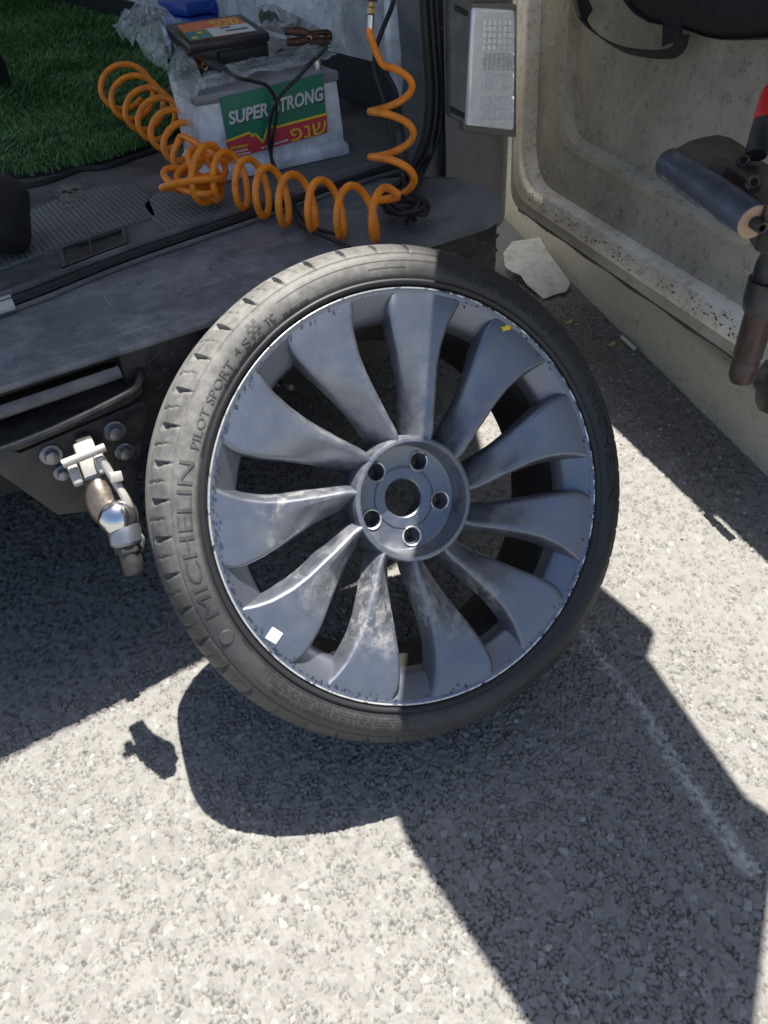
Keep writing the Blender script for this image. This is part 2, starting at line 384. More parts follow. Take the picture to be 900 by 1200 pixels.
def ground():
    VX, VY, VZ, VS, VG, VM, QQ = [], [], [], [], [], [], []; base = 0
    # finer relief in the foreground, coarser under and behind the van
    for x0, x1, y0, y1, gs in ((-.80, .45, -.70, .34, .0018), (.45, GX1, -.70, GY1, .0034), (-.80, .45, .34, GY1, .0042)):
        nx = int((x1 - x0) / gs); ny = int((y1 - y0) / gs)
        xs = np.linspace(x0, x1, nx); ys = np.linspace(y0, y1, ny); X, Y = np.meshgrid(xs, ys); X = X.ravel(); Y = Y.ravel()
        wx = X + .0045 * (vnoise(X, Y, 110, 1) - .5) + .0015 * (vnoise(X, Y, 420, 3) - .5); wy = Y + .0045 * (vnoise(X, Y, 110, 2) - .5) + .0015 * (vnoise(X, Y, 420, 4) - .5)
        f1, f2, val = cells(wx, wy, 0.0078, 5); g1, g2, val2 = cells(wx, wy, .0118, 6)
        big = vnoise(X, Y, 30, 15) > .62                                                             # patches of coarser chippings
        e1 = np.clip((f2 - f1) / .24, 0, 1); e2 = np.clip((g2 - g1) / .15, 0, 1)
        e = np.where(big, e2, e1); val = np.where(big, val2, val)
        worn = np.clip((vnoise(X, Y, 95, 9) * .7 + vnoise(X, Y, 190, 10) * .5 - .42) / .34, 0, 1)     # how far each joint is open
        dome = np.where(big, g1, f1)
        h = -(1 - e) ** 1.5 * (.0005 + .0052 * worn) + .0026 * val - .0016 * dome ** 2
        deep = np.clip((vnoise(X, Y, 150, 12) - .90) / .06, 0, 1); h -= deep * .002
        h += .0007 * (vnoise(X, Y, 260, 14) - .5) + .0004 * (vnoise(X, Y, 600, 16) - .5)
        b = np.minimum.reduce([X + .80, GX1 - X, Y + .70, GY1 - Y]); h = np.where(b < .004, -.008, h)
        gap = np.clip(((1 - e) * (.25 + .85 * worn) - .38) / .3, 0, 1); gap = np.clip(np.maximum(gap, deep * .5), 0, 1) * .62  # joint colour: dark binder, deepened to stand in for shadow in the crevices
        # chalky scrape along the ground beside the wheel
        p = np.array([.325, .03]); c = np.array([.185, -.52]); d = c - p; L = np.hypot(*d); d = d / L
        t = (X - p[0]) * d[0] + (Y - p[1]) * d[1]; off = np.abs((X - p[0]) * -d[1] + (Y - p[1]) * d[0] + .008 * (vnoise(X, Y, 9, 21) - .5))
        wdt = .010 + .008 * np.clip(t / L, 0, 1)
        mark = np.clip(1 - off / wdt, 0, 1) ** .7 * (t > 0) * (t < L * .97) * np.clip(vnoise(X, Y, 130, 22) * 1.5 - .35 + .3 * e, 0, 1) * .8
        idx = np.arange(nx * ny).reshape(ny, nx) + base; base += nx * ny
        QQ.append(np.stack([idx[:-1, :-1], idx[:-1, 1:], idx[1:, 1:], idx[1:, :-1]], -1).reshape(-1, 4))
        for lst, arr in ((VX, X), (VY, Y), (VZ, h), (VS, val), (VG, gap), (VM, mark)): lst.append(arr)
    X, Y, Z, val, gap, mark = (np.concatenate(q) for q in (VX, VY, VZ, VS, VG, VM)); q = np.concatenate(QQ).astype(np.int32)
    me = bpy.data.meshes.new("asphalt_surface"); nv = len(X)
    me.vertices.add(nv); co = np.empty((nv, 3), np.float32); co[:, 0] = X; co[:, 1] = Y; co[:, 2] = Z; me.vertices.foreach_set("co", co.ravel())
    nf = len(q); me.loops.add(nf * 4); me.loops.foreach_set("vertex_index", q.ravel()); me.polygons.add(nf)
    me.polygons.foreach_set("loop_start", np.arange(0, nf * 4, 4, dtype=np.int32)); me.update(calc_edges=True)
    for nm, arr in (("stone", val), ("gap", gap), ("mark", mark)):
        at_ = me.attributes.new(nm, 'FLOAT', 'POINT'); at_.data.foreach_set("value", arr.astype(np.float32))
    me.shade_smooth()
    o = link("asphalt", me, M['asphalt']); o['kind'] = 'structure'
    big = 60.; z = -.006
    vs = [(-big, -big, z), (big, -big, z), (big, big, z), (-big, big, z), (-.80, -.70, z), (GX1, -.70, z), (GX1, GY1, z), (-.80, GY1, z)]
    o = mk("road", vs, [(0, 1, 5, 4), (1, 2, 6, 5), (2, 3, 7, 6), (3, 0, 4, 7)], M['asphalt_far']); o['kind'] = 'structure'
ground()

# kerb running beside the van, pavement behind it
KA = Vector((.927, .027, 0)); KD = Vector((.276, .767, 0)).normalized(); KN = Vector((KD.y, -KD.x, 0))
def kerb_section():
    prof = [(0, -.02), (.004, .0), (.010, .135), (.028, .15), (.15, .152), (.15, -.02)]
    vs, fs = [], []; n = 220; m = len(prof)
    for i in range(n + 1):
        s = -6 + 14 * i / n; base = KA + KD * s
        for k, (w, z) in enumerate(prof):
            j = .0006 * (math.sin(s * 13 + k) + math.sin(s * 29 + 2 * k) + math.sin(s * 53.7)) if k in (1, 2, 3) else 0
            vs.append(base + KN * (w + j) + Vector((0, 0, z + (j * .5 if k > 1 else 0))))
    for i in range(n):
        for k in range(m - 1): fs.append((i * m + k, (i + 1) * m + k, (i + 1) * m + k + 1, i * m + k + 1))
    o = mk("kerb", vs, fs, M['concrete'], smooth=True, sharp=50); o['kind'] = 'structure'
    p = [KA + KD * -6 + KN * .152, KA + KD * 8 + KN * .152, KA + KD * 8 + KN * 4, KA + KD * -6 + KN * 4]
    o = mk("pavement", [q + Vector((0, 0, .148)) for q in p], [(0, 1, 2, 3)], M['concrete']); o['kind'] = 'structure'
kerb_section()
def shade_wall():  # unseen walls, added only to shade the kerb and the strip beside it
    a = KA + KD * -1.2 + KN * .25; b = KA + KD * 6 + KN * .235; t = KN * .14
    c = KA + KD * 1.08 + KN * .225; d = KA + KD * 6 + KN * .225
    tall_wall = prism("tall_shade_wall", [p + Vector((0, 0, .147)) for p in (c, d, d + t * 1.4, c + t * 1.4)], (0, 0, 3.6), M['concrete'], bev=.01); tall_wall['kind'] = 'structure'  # taller unseen section, added to shade the van corner and door hinge
    tag(prism("shade_wall", [a + Vector((0, 0, .147)), b + Vector((0, 0, .147)), b + t + Vector((0, 0, .147)), a + t + Vector((0, 0, .147))], (0, 0, 2.6), M['concrete'], bev=.01), "unseen grey concrete wall added along the pavement to shade the kerb", "wall")
shade_wall()

# loose grit on the asphalt
def grit():
    parts = []; rs = random.Random(4)
    spots = [(.052, -.316, .006), (-.104, -.238, .006), (.015, -.531, .007), (-.105, -.417, .006), (-.122, -.423, .005), (.079, -.133, .005)]
    for i in range(420): spots.append((rs.uniform(-.75, .75), rs.uniform(-.7, .35), rs.choice([.0012, .0015, .002, .0026])))
    for i in range(420):
        s = rs.uniform(-.3, 1.3); w = rs.uniform(-.28, -.005) ; p = KA + KD * s + KN * w; spots.append((p.x, p.y, rs.choice([.0018, .003, .004, .006])))
    for x, y, r in spots:
        vs = []; 
        for k in range(6):
            a = k * math.pi / 3; vs.append(Vector((x + r * rs.uniform(.7, 1.2) * math.cos(a), y + r * rs.uniform(.6, 1.1) * math.sin(a), .0005)))
        vs.append(Vector((x, y, .001 + r * .7))); parts.append((vs, [(k, (k + 1) % 6, 6) for k in range(6)]))
    v, f = merge(parts); o = mk("gravel", v, f, basic('pale_grit', (.36, .34, .3), .85, var=.4, scale=60)); o['kind'] = 'stuff'
grit()

# ------------------------------------------------------------------ the wheel leaning on the bumper
WN = Vector((-.0735, -.8401, .5374)).normalized(); WV = Vector((.0468, .5354, .8433)); WU = WV.cross(WN).normalized(); WV = WN.cross(WU)
WC = Vector((.0009, .0105, .4166))
wheel = thing("car_wheel", "grey eleven spoke alloy wheel with dusty low profile tyre leaning on the van bumper", "wheel", WC)
wheel.matrix_world = Matrix(((WU.x, WV.x, WN.x, WC.x), (WU.y, WV.y, WN.y, WC.y), (WU.z, WV.z, WN.z, WC.z), (0, 0, 0, 1)))
TP = [(.284, -.012), (.2862, .0005), (.2885, .0045), (.2915, .0058), (.2935, .0048), (.2948, .0028), (.298, .0042), (.303, .0062), (.309, .0068), (.315, .0062), (.321, .0044),
      (.3258, .0018), (.3270, .0005), (.3278, -.0010), (.3292, -.0008), (.333, -.0042), (.337, -.0085), (.341, -.0145), (.3442, -.021), (.3468, -.029), (.3488, -.039), (.350, -.052),
      (.3503, -.066), (.3500, -.0675), (.344, -.069), (.344, -.077), (.3506, -.0785), (.3508, -.105), (.345, -.1065), (.345, -.1145), (.3508, -.116), (.3506, -.14),
      (.3445, -.1415), (.3445, -.149), (.350, -.1505), (.3488, -.175), (.3455, -.19), (.339, -.2), (.325, -.208), (.31, -.211), (.295, -.209), (.286, -.205), (.28, -.195)]
def tyre():
    per, cnt = 22, 46; n = per * cnt
    dense = []
    for i in range(len(TP) - 1):
        (r0, z0), (r1, z1) = TP[i], TP[i + 1]; L = math.hypot(r1 - r0, z1 - z0); k = max(1, int(L / .0035)) if r0 > .322 and z0 > -.066 else 1
        for j in range(k): dense.append((r0 + (r1 - r0) * j / k, z0 + (z1 - z0) * j / k))
    dense.append(TP[-1]); m = len(dense); vs = []; fs = []
    # arc-length along the shoulder, measured from the sidewall line
    s = [0.0] * m
    for i in range(1, m): s[i] = s[i - 1] + math.hypot(dense[i][0] - dense[i - 1][0], dense[i][1] - dense[i - 1][1])
    i0 = min(range(m), key=lambda i: abs(dense[i][0] - .3292) + abs(dense[i][1] + .0008) * .2); s0 = s[i0]
    for i in range(n):
        ph = (i % per) / per - .5; a = 2 * math.pi * i / n; ca, sa = math.cos(a), math.sin(a)
        for k, (r, z) in enumerate(dense):
            d = 0
            if -.066 < z < 0 and r > .329:
                t = (s[k] - s0) / .05
                w = .008 + .088 * sstep(.05, .55, t) * (1 - sstep(.68, .78, t))
                sh = .10 * t
                x = (ph - sh + .5) % 1 - .5
                if t > .05 and abs(x) < w: d = (.0055 * (1 - sstep(.6, .85, t)) + .0012) * sstep(.05, .16, t) * (1 - .35 * max(0, x) / w)
                y = (ph - sh + .02) % 1 - .5
                if t > .12 and abs(y) < .024: d = max(d, .0016)
            nx, nz = (.35, .94) if z > -.012 else (.85, .5) if z > -.035 else (1, 0)
            rr = r - d * nx; zz = z - d * nz; vs.append((rr * ca, rr * sa, zz))
    for i in range(n):
        j = (i + 1) % n
        for k in range(m - 1): fs.append((i * m + k, i * m + k + 1, j * m + k + 1, j * m + k))
    me = bpy.data.meshes.new("tyre"); me.from_pydata(vs, [], fs); me.shade_smooth(); me.set_sharp_from_angle(angle=R(50))
    return link("tyre", me, M['tyre'], wheel, True)
tyre_o = tyre()
SW = [(r, z) for r, z in TP if r < .34 and z > -.02]
def swz(r): return float(np.interp(r, [a for a, b in SW], [b for a, b in SW]))
def side_text(s, th0, th1, r0, h, rib=.0009):
    """raised lettering running clockwise round the sidewall from th0 to th1 degrees"""
    vs, fs = text_mesh(s, 1.0, .001)
    bm = bmesh.new(); bv = [bm.verts.new(v) for v in vs]
    for f in fs:
        try: bm.faces.new([bv[i] for i in f])
        except ValueError: pass
    bmesh.ops.triangulate(bm, faces=bm.faces)
    for _ in range(3):
        le = [e for e in bm.edges if e.calc_length() > .16]
        if not le: break
        bmesh.ops.subdivide_edges(bm, edges=le, cuts=1, use_grid_fill=False); bmesh.ops.triangulate(bm, faces=bm.faces)
    bm.verts.index_update(); vs = [v.co.copy() for v in bm.verts]; fs = [tuple(v.index for v in f.verts) for f in bm.faces]; bm.free()
    x0 = min(v.x for v in vs); x1 = max(v.x for v in vs); y1 = max(v.y for v in vs if True); out = []
    for v in vs:
        th = R(th0) + R(th1 - th0) * (v.x - x0) / (x1 - x0); r = r0 + h * v.y / .72
        out.append(Vector((r * math.cos(th), r * math.sin(th), swz(r) + (rib if v.z > 0 else -.0012))))
    return out, fs
def lettering():
    P = [side_text("MICHELIN", 187.5, 151.5, .3045, .0185, .0012), side_text("PILOT SPORT", 148.5, 127, .303, .0105), side_text("4", 125.2, 123.6, .306, .0085),
         side_text("S", 122.4, 120.4, .303, .0105), side_text("TC", 115, 112.2, .303, .009), side_text("RADIAL", 132.5, 127, .2955, .0055), side_text("MICHELIN", 126, 117, .2955, .0055),
         side_text("TUBELESS", 110.5, 103, .2965, .0055), side_text("MICHELIN", 12, -20, .3045, .0165, .0012), side_text("PILOT SPORT 4 S", 62, 30, .303, .0105)]
    # chequered flag after the S
    for i in range(4):
        for j in range(4):
            if (i + j) % 2: continue
            r0, r1 = .304 + j * .0045, .304 + (j + 1) * .0045; a0, a1 = R(119.6 - i * .85), R(119.6 - (i + 1) * .85)
            q = [Vector((r * math.cos(a), r * math.sin(a), swz(r) + .0007)) for r, a in ((r0, a0), (r1, a0), (r1, a1), (r0, a1))]
            P.append((q, [(0, 1, 2, 3)]))
    for v, f in P[:10]: mk("lettering", v, f, M['tyre_letter'], tyre_o, local=True)
    v, f = merge(P[10:]); o = mk("chequered_flag", v, f, M['tyre_letter'], tyre_o, local=True); o['kind'] = 'stuff'
    # rows of tiny unreadable moulded print as raised dashes, size code marks and moulded rings
    rs = random.Random(2); Q = []
    for row, (r0, h) in enumerate(((.2965, .0022), (.3005, .0022), (.3045, .0022), (.3085, .0022), (.3145, .0036))):
        a = -156.0 + row * 1.5
        while a < -112:
            w = rs.uniform(.25, .75)
            q = [Vector((r * math.cos(R(t)), r * math.sin(R(t)), swz(r) + .0008)) for r, t in ((r0, a), (r0 + h, a), (r0 + h, a + w), (r0, a + w))]
            Q.append((q, [(0, 1, 2, 3)])); a += w + rs.choice([.18, .2, .25, .8])
    for r0, a0, a1 in ((.319, 205, 250), (.2975, 150, 135), (.3175, 60, 110), (.309, 86, 76), (.3175, 86, 76)):
        n = 40
        for i in range(n):
            t0, t1 = a0 + (a1 - a0) * i / n, a0 + (a1 - a0) * (i + 1) / n
            q = [Vector((r * math.cos(R(t)), r * math.sin(R(t)), swz(r) + .0006)) for r, t in ((r0, t0), (r0 + .0008, t0), (r0 + .0008, t1), (r0, t1))]
            Q.append((q, [(0, 1, 2, 3)]))
    for k, a in enumerate((149.6, 143, 136.6, 200)):
        for i in range(7):
            q = [Vector((r * math.cos(R(t)), r * math.sin(R(t)), swz(r) + .0008)) for r, t in ((.2957, a - i * .55), (.2993, a - i * .55), (.2993, a - i * .55 - .3), (.2957, a - i * .55 - .3))]
            Q.append((q, [(0, 1, 2, 3)]))
    v, f = merge(Q); o = mk("moulded_print", v, f, M['tyre_letter'], tyre_o, local=True); o['kind'] = 'stuff'
    # round mascot badge is left plain: a raised disc with a bar
    bd = lathe_data([(0, .0012), (.0085, .0012), (.0095, .0)], 20, Matrix.Translation((.312 * math.cos(R(193.5)), .312 * math.sin(R(193.5)), swz(.312))))
    mk("badge", bd[0], bd[1], M['tyre'], tyre_o, local=True)
lettering()
lathe("rim_lip", [(.2768, -.010), (.2768, -.0002), (.2785, .0004), (.2806, .0011), (.2818, .0014), (.2819, -.006)], M['rim'], wheel, 160, local=True, sharp=60)
lathe("rim_edge", [(.2817, -.006), (.2817, .0013), (.2828, .0022), (.2840, .0022), (.2847, .0010), (.285, -.002), (.2845, -.012), (.282, -.02)], M['lip'], wheel, 160, local=True, sharp=60)
lathe("rim_slope", [(.2770, -.0006), (.2735, -.003), (.266, -.0085), (.2545, -.0175), (.2475, -.0245), (.2448, -.031), (.2445, -.052)], M['rim'], wheel, 160, local=True)
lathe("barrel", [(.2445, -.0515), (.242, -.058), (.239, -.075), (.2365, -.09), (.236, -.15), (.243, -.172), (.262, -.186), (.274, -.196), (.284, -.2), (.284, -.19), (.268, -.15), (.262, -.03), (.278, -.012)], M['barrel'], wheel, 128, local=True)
RID = [(.080, -5.0), (.090, -4.6), (.099, -3.9), (.117, -1.4), (.135, .5), (.165, 2.3), (.185, 3.1), (.21, 3.25), (.24, 2.3), (.262, .8), (.278, -.6)]
LOW = [(.080, -22.0), (.095, -20.0), (.11, -18.6), (.125, -17.6), (.145, -16.4), (.16, -15.2), (.185, -13.6), (.2, -12.7), (.222, -11.6), (.25, -11.0), (.262, -11.2), (.278, -12.4)]
def spoke_mesh():
    rows, cols = 44, 26; loops = []
    for i in range(rows + 1):
        u = i / rows; r = .0835 + (.2775 - .0835) * u
        a0 = interp(RID, r); a1 = interp(LOW, r) + 360 / 11
        zr = -.0185 * max(0, min(1, (.262 - r) / .18)) ** 1.15
        dr = .042 * (1 - sstep(.085, .25, r)) ** 1.35                       # how far the far edge is sunk below the ridge
        zb = zr - .03 - .016 * (1 - sstep(.08, .2, r)) if r < .25 else zr - .03 + .012 * sstep(.25, .277, r)
        pts = []
        fr = .0036 / max(.001, R(a1 - a0) * r)                                # ridge fillet width as a share of the blade
        for k in range(cols + 1):
            t = k / cols; t = t ** 1.35
            s = .8 * max(0, (t - .22) / .78) ** 1.25 + .2 * max(0, (t - fr)) / (1 - fr)
            z = zr - dr * s
            if t < fr: z -= .0022 * (1 - t / fr) ** 2
            if t > .95: z -= .0014 * ((t - .95) / .05) ** 2
            pts.append((r, a0 + (a1 - a0) * t, z))
        zl = min(zb, pts[-1][2] - .012)
        dg = math.degrees(.0032 / r)
        side = [(r, a1 + .7 * dg, pts[-1][2] - .004), (r, a1 + 1.1 * dg, zl)]
        back = [(r, a0 - 2.9 * dg, zb), (r, a0 - 1.9 * dg, zr - .02), (r, a0 - .55 * dg, zr - .005)]
        loops.append(pts + side + [(r, (a0 + a1) / 2, (zb + zl) / 2)] + back)
    vs = []; m = len(loops[0])
    for L in loops:
        for r, a, z in L: vs.append((r * math.cos(R(a)), r * math.sin(R(a)), z))
    fs = []
    for i in range(rows):
        for k in range(m): fs.append((i * m + k, i * m + (k + 1) % m, (i + 1) * m + (k + 1) % m, (i + 1) * m + k))
    fs.append(tuple(range(m))); fs.append(tuple(range(rows * m, (rows + 1) * m))[::-1])
    return vs, fs
v, f = spoke_mesh()
sp0 = mk("spoke", v, f, M['rim'], wheel, smooth=True, local=True, sharp=48)
for k in range(11):
    o = sp0 if k == 0 else sp0.copy()
    if k: COL.objects.link(o); o.parent = wheel
    o.rotation_euler = (0, 0, R(92.2 - 360 / 11 * k))
# hub: recessed pad with a lip ring, five bolt seats bored through
def hub():
    prof = [(.0275, -.088), (.0275, -.062), (.0295, -.0602), (.0435, -.0600), (.0445, -.0615), (.0462, -.0615), (.0472, -.0598), (.0725, -.0590), (.0752, -.057), (.0770, -.050), (.0782, -.035), (.0788, -.0205),
            (.0800, -.0182), (.0830, -.0178), (.0862, -.0190), (.0885, -.0235), (.0897, -.032), (.0900, -.070), (.085, -.088)]
    vs, fs = lathe_data(prof, 96, closed=True); me = bpy.data.meshes.new("hub"); me.from_pydata(vs, [], fs)
    bm = bmesh.new(); bm.from_mesh(me); bmesh.ops.recalc_face_normals(bm, faces=bm.faces); bm.to_mesh(me); bm.free()
    o = link("hub", me, M['rim'], wheel, True)
    cv, cf = merge([lathe_data([(0, -.1), (.0125, -.1), (.0125, -.05), (0, -.05)], 28, Matrix.Rotation(R(48.4 + 72 * k), 4, 'Z') @ Matrix.Translation((.05715, 0, 0))) for k in range(5)])
    c = mk("cutter", cv, cf, None); c.matrix_world = wheel.matrix_world
    md = o.modifiers.new("cut", 'BOOLEAN'); md.object = c; md.operation = 'DIFFERENCE'; md.solver = 'EXACT'
    bpy.context.view_layer.update(); dg = bpy.context.evaluated_depsgraph_get(); dg.update()
    new = bpy.data.meshes.new_from_object(o.evaluated_get(dg)); o.modifiers.clear(); o.data = new
    new.materials.clear(); new.materials.append(M['rim']); new.shade_smooth(); new.set_sharp_from_angle(angle=R(35))
    bpy.data.objects.remove(c)
    seat = None
    for k in range(5):
        if seat is None:
            seat = lathe("bolt_seat", [(.0124, -.0585), (.0142, -.0572), (.0150, -.0584), (.0148, -.0600)] , M['lip'], o, 32, local=True)
            q = seat
        else:
            q = seat.copy(); COL.objects.link(q); q.parent = o
        q.matrix_local = Matrix.Rotation(R(48.4 + 72 * k), 4, 'Z') @ Matrix.Translation((.05715, 0, 0))
    b0 = None
    for k in range(5):
        if b0 is None: b0 = lathe("bolt_hole", [(.0123, -.0592), (.0120, -.066), (.0085, -.073), (.0080, -.087)], M['rim'], o, 28, local=True); q = b0
        else: q = b0.copy(); COL.objects.link(q); q.parent = o
        q.matrix_local = Matrix.Rotation(R(48.4 + 72 * k), 4, 'Z') @ Matrix.Translation((.05715, 0, 0))
hub()
# valve, balance sticker, paint dab, scuffs
a = R(120.2); vm = axis_mat((.2415 * math.cos(a), .2415 * math.sin(a), -.058), (-math.cos(a) * .5, -math.sin(a) * .5, .8))
vst = lathe("valve_stem", [(0, .03), (.0042, .0295), (.0048, .027), (.0048, .012), (.0035, .011), (.0035, .004), (.0075, .003), (.0085, -.004), (0, -.004)], M['steel_dark'], wheel, 14, M=vm, local=True)
a = R(-158.6); sm = axis_mat((.2655 * math.cos(a), .2655 * math.sin(a), .0), (0, 0, 1), (math.cos(a + .25), math.sin(a + .25), 0))
box("sticker", (-.0085, -.0085, -.0006), (.0085, .0085, .0014), M['white_chip'], wheel, M=sm, bev=.0012 * 2, local=True)
def dab():
    rs = random.Random(9); pts = []
    c0 = Vector((.2715 * math.cos(R(43)), .2715 * math.sin(R(43)), .0012))
    for k in range(14):
        t = 2 * math.pi * k / 14; q = .006 * rs.uniform(.5, 1.2); pts.append(c0 + Vector((math.cos(t) * q * 1.5, math.sin(t) * q * .8, 0)))
    prism("paint_dab", pts, (0, 0, .0006), M['yellow'], wheel, local=True)
dab()
def nicks():
    rs = random.Random(5); P = []
    for i in range(260):
        a = rs.gauss(185, 42) if i < 215 else rs.uniform(0, 360)
        r = .2795 - abs(rs.gauss(0, .0038)); q = []; s = rs.uniform(.0007, .0024)
        for k in range(6):
            t = 2 * math.pi * k / 6; q.append(Vector((r * math.cos(R(a)) + s * rs.uniform(.5, 1.3) * math.cos(t), r * math.sin(R(a)) + s * rs.uniform(.5, 1.3) * math.sin(t), .0012)))
        P.append((q, [tuple(range(6))]))
    v, f = merge(P); o = mk("paint_chips", v, f, basic('bare_chip_primer', (.035, .045, .08), .5), wheel, local=True); o['kind'] = 'stuff'
nicks()

# ------------------------------------------------------------------ the van
van = thing("van", "dirty white work van with its right rear door open and grey bumper step", "van", Vector((0, 1.2, 0)))
def tread_mat():
    b = N('dimpled_floor_plastic')
    v = b.n("ShaderNodeTexVoronoi"); v.inputs['Scale'].default_value = 95; v.inputs['Randomness'].default_value = .08; b.l(b.pos, v.inputs['Vector'])
    d = b.ramp(v.outputs['Distance'], [(.25, 0), (.36, 1)])
    c = b.mix(b.noise(18, 6, .7), (.09, .093, .10), (.22, .215, .20)); c = b.mix(b.math('SUBTRACT', 1.0, d), c, (.016, .016, .018))
    b.set(Base_Color=c, Roughness=.6, Normal=b.bump(d, .6, .003)); return b.m
M['tread'] = tread_mat()
M['corner'] = basic('grey_corner_plastic', (.125, .122, .118), .5, var=.2, scale=10, bump=.15, bscale=300, dirt=(.24, .215, .175), dirt_amt=.55, dscale=5)
def step_mat():
    b = N('worn_step_plastic')
    c = b.mix(b.noise(26, 8, .75), (.075, .082, .098), (.15, .16, .18))
    d = b.ramp(b.noise(13, 9, .75), [(.45, 0), (.72, 1)]); c = b.mix(b.math('MULTIPLY', d, .7), c, (.30, .30, .30))
    k = b.ramp(b.noise(30, 8, .8), [(.56, 0), (.68, 1)]); c = b.mix(b.math('MULTIPLY', k, .6), c, (.03, .032, .038))
    for sx, sy, th in ((6, 150, .66), (140, 9, .69)):
        q = b.ramp(b.noise(1.0, 3, .6, stretch=(sx, sy, 1), dist=.3), [(th, 0), (th + .05, 1)]); c = b.mix(b.math('MULTIPLY', q, .45), c, (.36, .36, .36))
    b.set(Base_Color=c, Roughness=b.mix(d, .38, .7), Normal=b.bump(b.noise(240, 5, .7), .35, .0012)); return b.m
M['step_top'] = step_mat()
def step():
    top = [(-1.2, .378), (-.05, .380), (.10, .395), (.234, .410), (.43, .414), (.476, .432), (.548, .522), (.556, .60), (.545, .67), (.42, .775), (.117, .722), (-.15, .68), (-.377, .635), (-1.2, .60)]
    prism("bumper", [(x, y, .577) for x, y in top], (0, 0, -.012), M['step_top'], van, bev=.004, seg=2)
    # crumpled wear on the upper edge is left to the material; skirt under the nose with raised lozenges
    nose = [(-.262, .386), (-.05, .388), (.10, .403), (.234, .417), (.462, .426)]
    vs = []; fs = []
    for i, (x, y) in enumerate(nose):
        dy = .012
        vs += [Vector((x, y, .5645)), Vector((x + (.01 if i > 3 else 0), y + dy, .462)), Vector((x, y + .06, .455)), Vector((x, y + .06, .5645))]
    for i in range(len(nose) - 1):
        for k in range(4): fs.append((i * 4 + k, (i + 1) * 4 + k, (i + 1) * 4 + (k + 1) % 4, i * 4 + (k + 1) % 4))
    fs += [(0, 1, 2, 3), (16, 17, 18, 19)]
    sk = mk("tread_skirt", vs, fs, M['black_plastic'], van, bev=.003)
    P = []
    for r in range(3):
        for c in range(22):
            t = (c + .5 * (r % 2)) / 22; s = t * (len(nose) - 1); i = min(len(nose) - 2, int(s)); q = s - i
            # even spacing along x
            x = -.25 + t * .75
            for i in range(len(nose) - 1):
                if nose[i][0] <= x <= nose[i + 1][0]: break
            q = min(1, (x - nose[i][0]) / (nose[i + 1][0] - nose[i][0])); a = Vector(nose[i]).lerp(Vector(nose[i + 1]), q)
            d = (Vector(nose[i + 1]) - Vector(nose[i])).normalized(); z = .54 - r * .025
            Mx = axis_mat((a.x, a.y + .012 * (.5645 - z) / .102 - .0005, z), (d.y, -d.x, .12), (d.x, d.y, (.5 if (r + c) % 2 else -.5)))
            vs2, fs2 = lathe_data([(0, .0022), (.0028, .0018), (.0045, 0), (.003, -.001)], 8, Mx @ Matrix.Diagonal((2.0, .8, 1, 1))); P.append((vs2, fs2))
    v, f = merge(P); o = mk("lozenge_tread", v, f, M['black_plastic'], van, smooth=True); o['kind'] = 'stuff'
    # underbody behind the skirt
    box("underbody", (-1.05, .62, .26), (.40, 5.3, .50), M['rubber_black'], van)
step()
SEAM = [Vector((x, y, .58)) for x, y in [(-1.1, .585), (-.7, .6), (-.377, .622), (-.15, .682), (.117, .728), (.42, .783), (.52, .775)]]
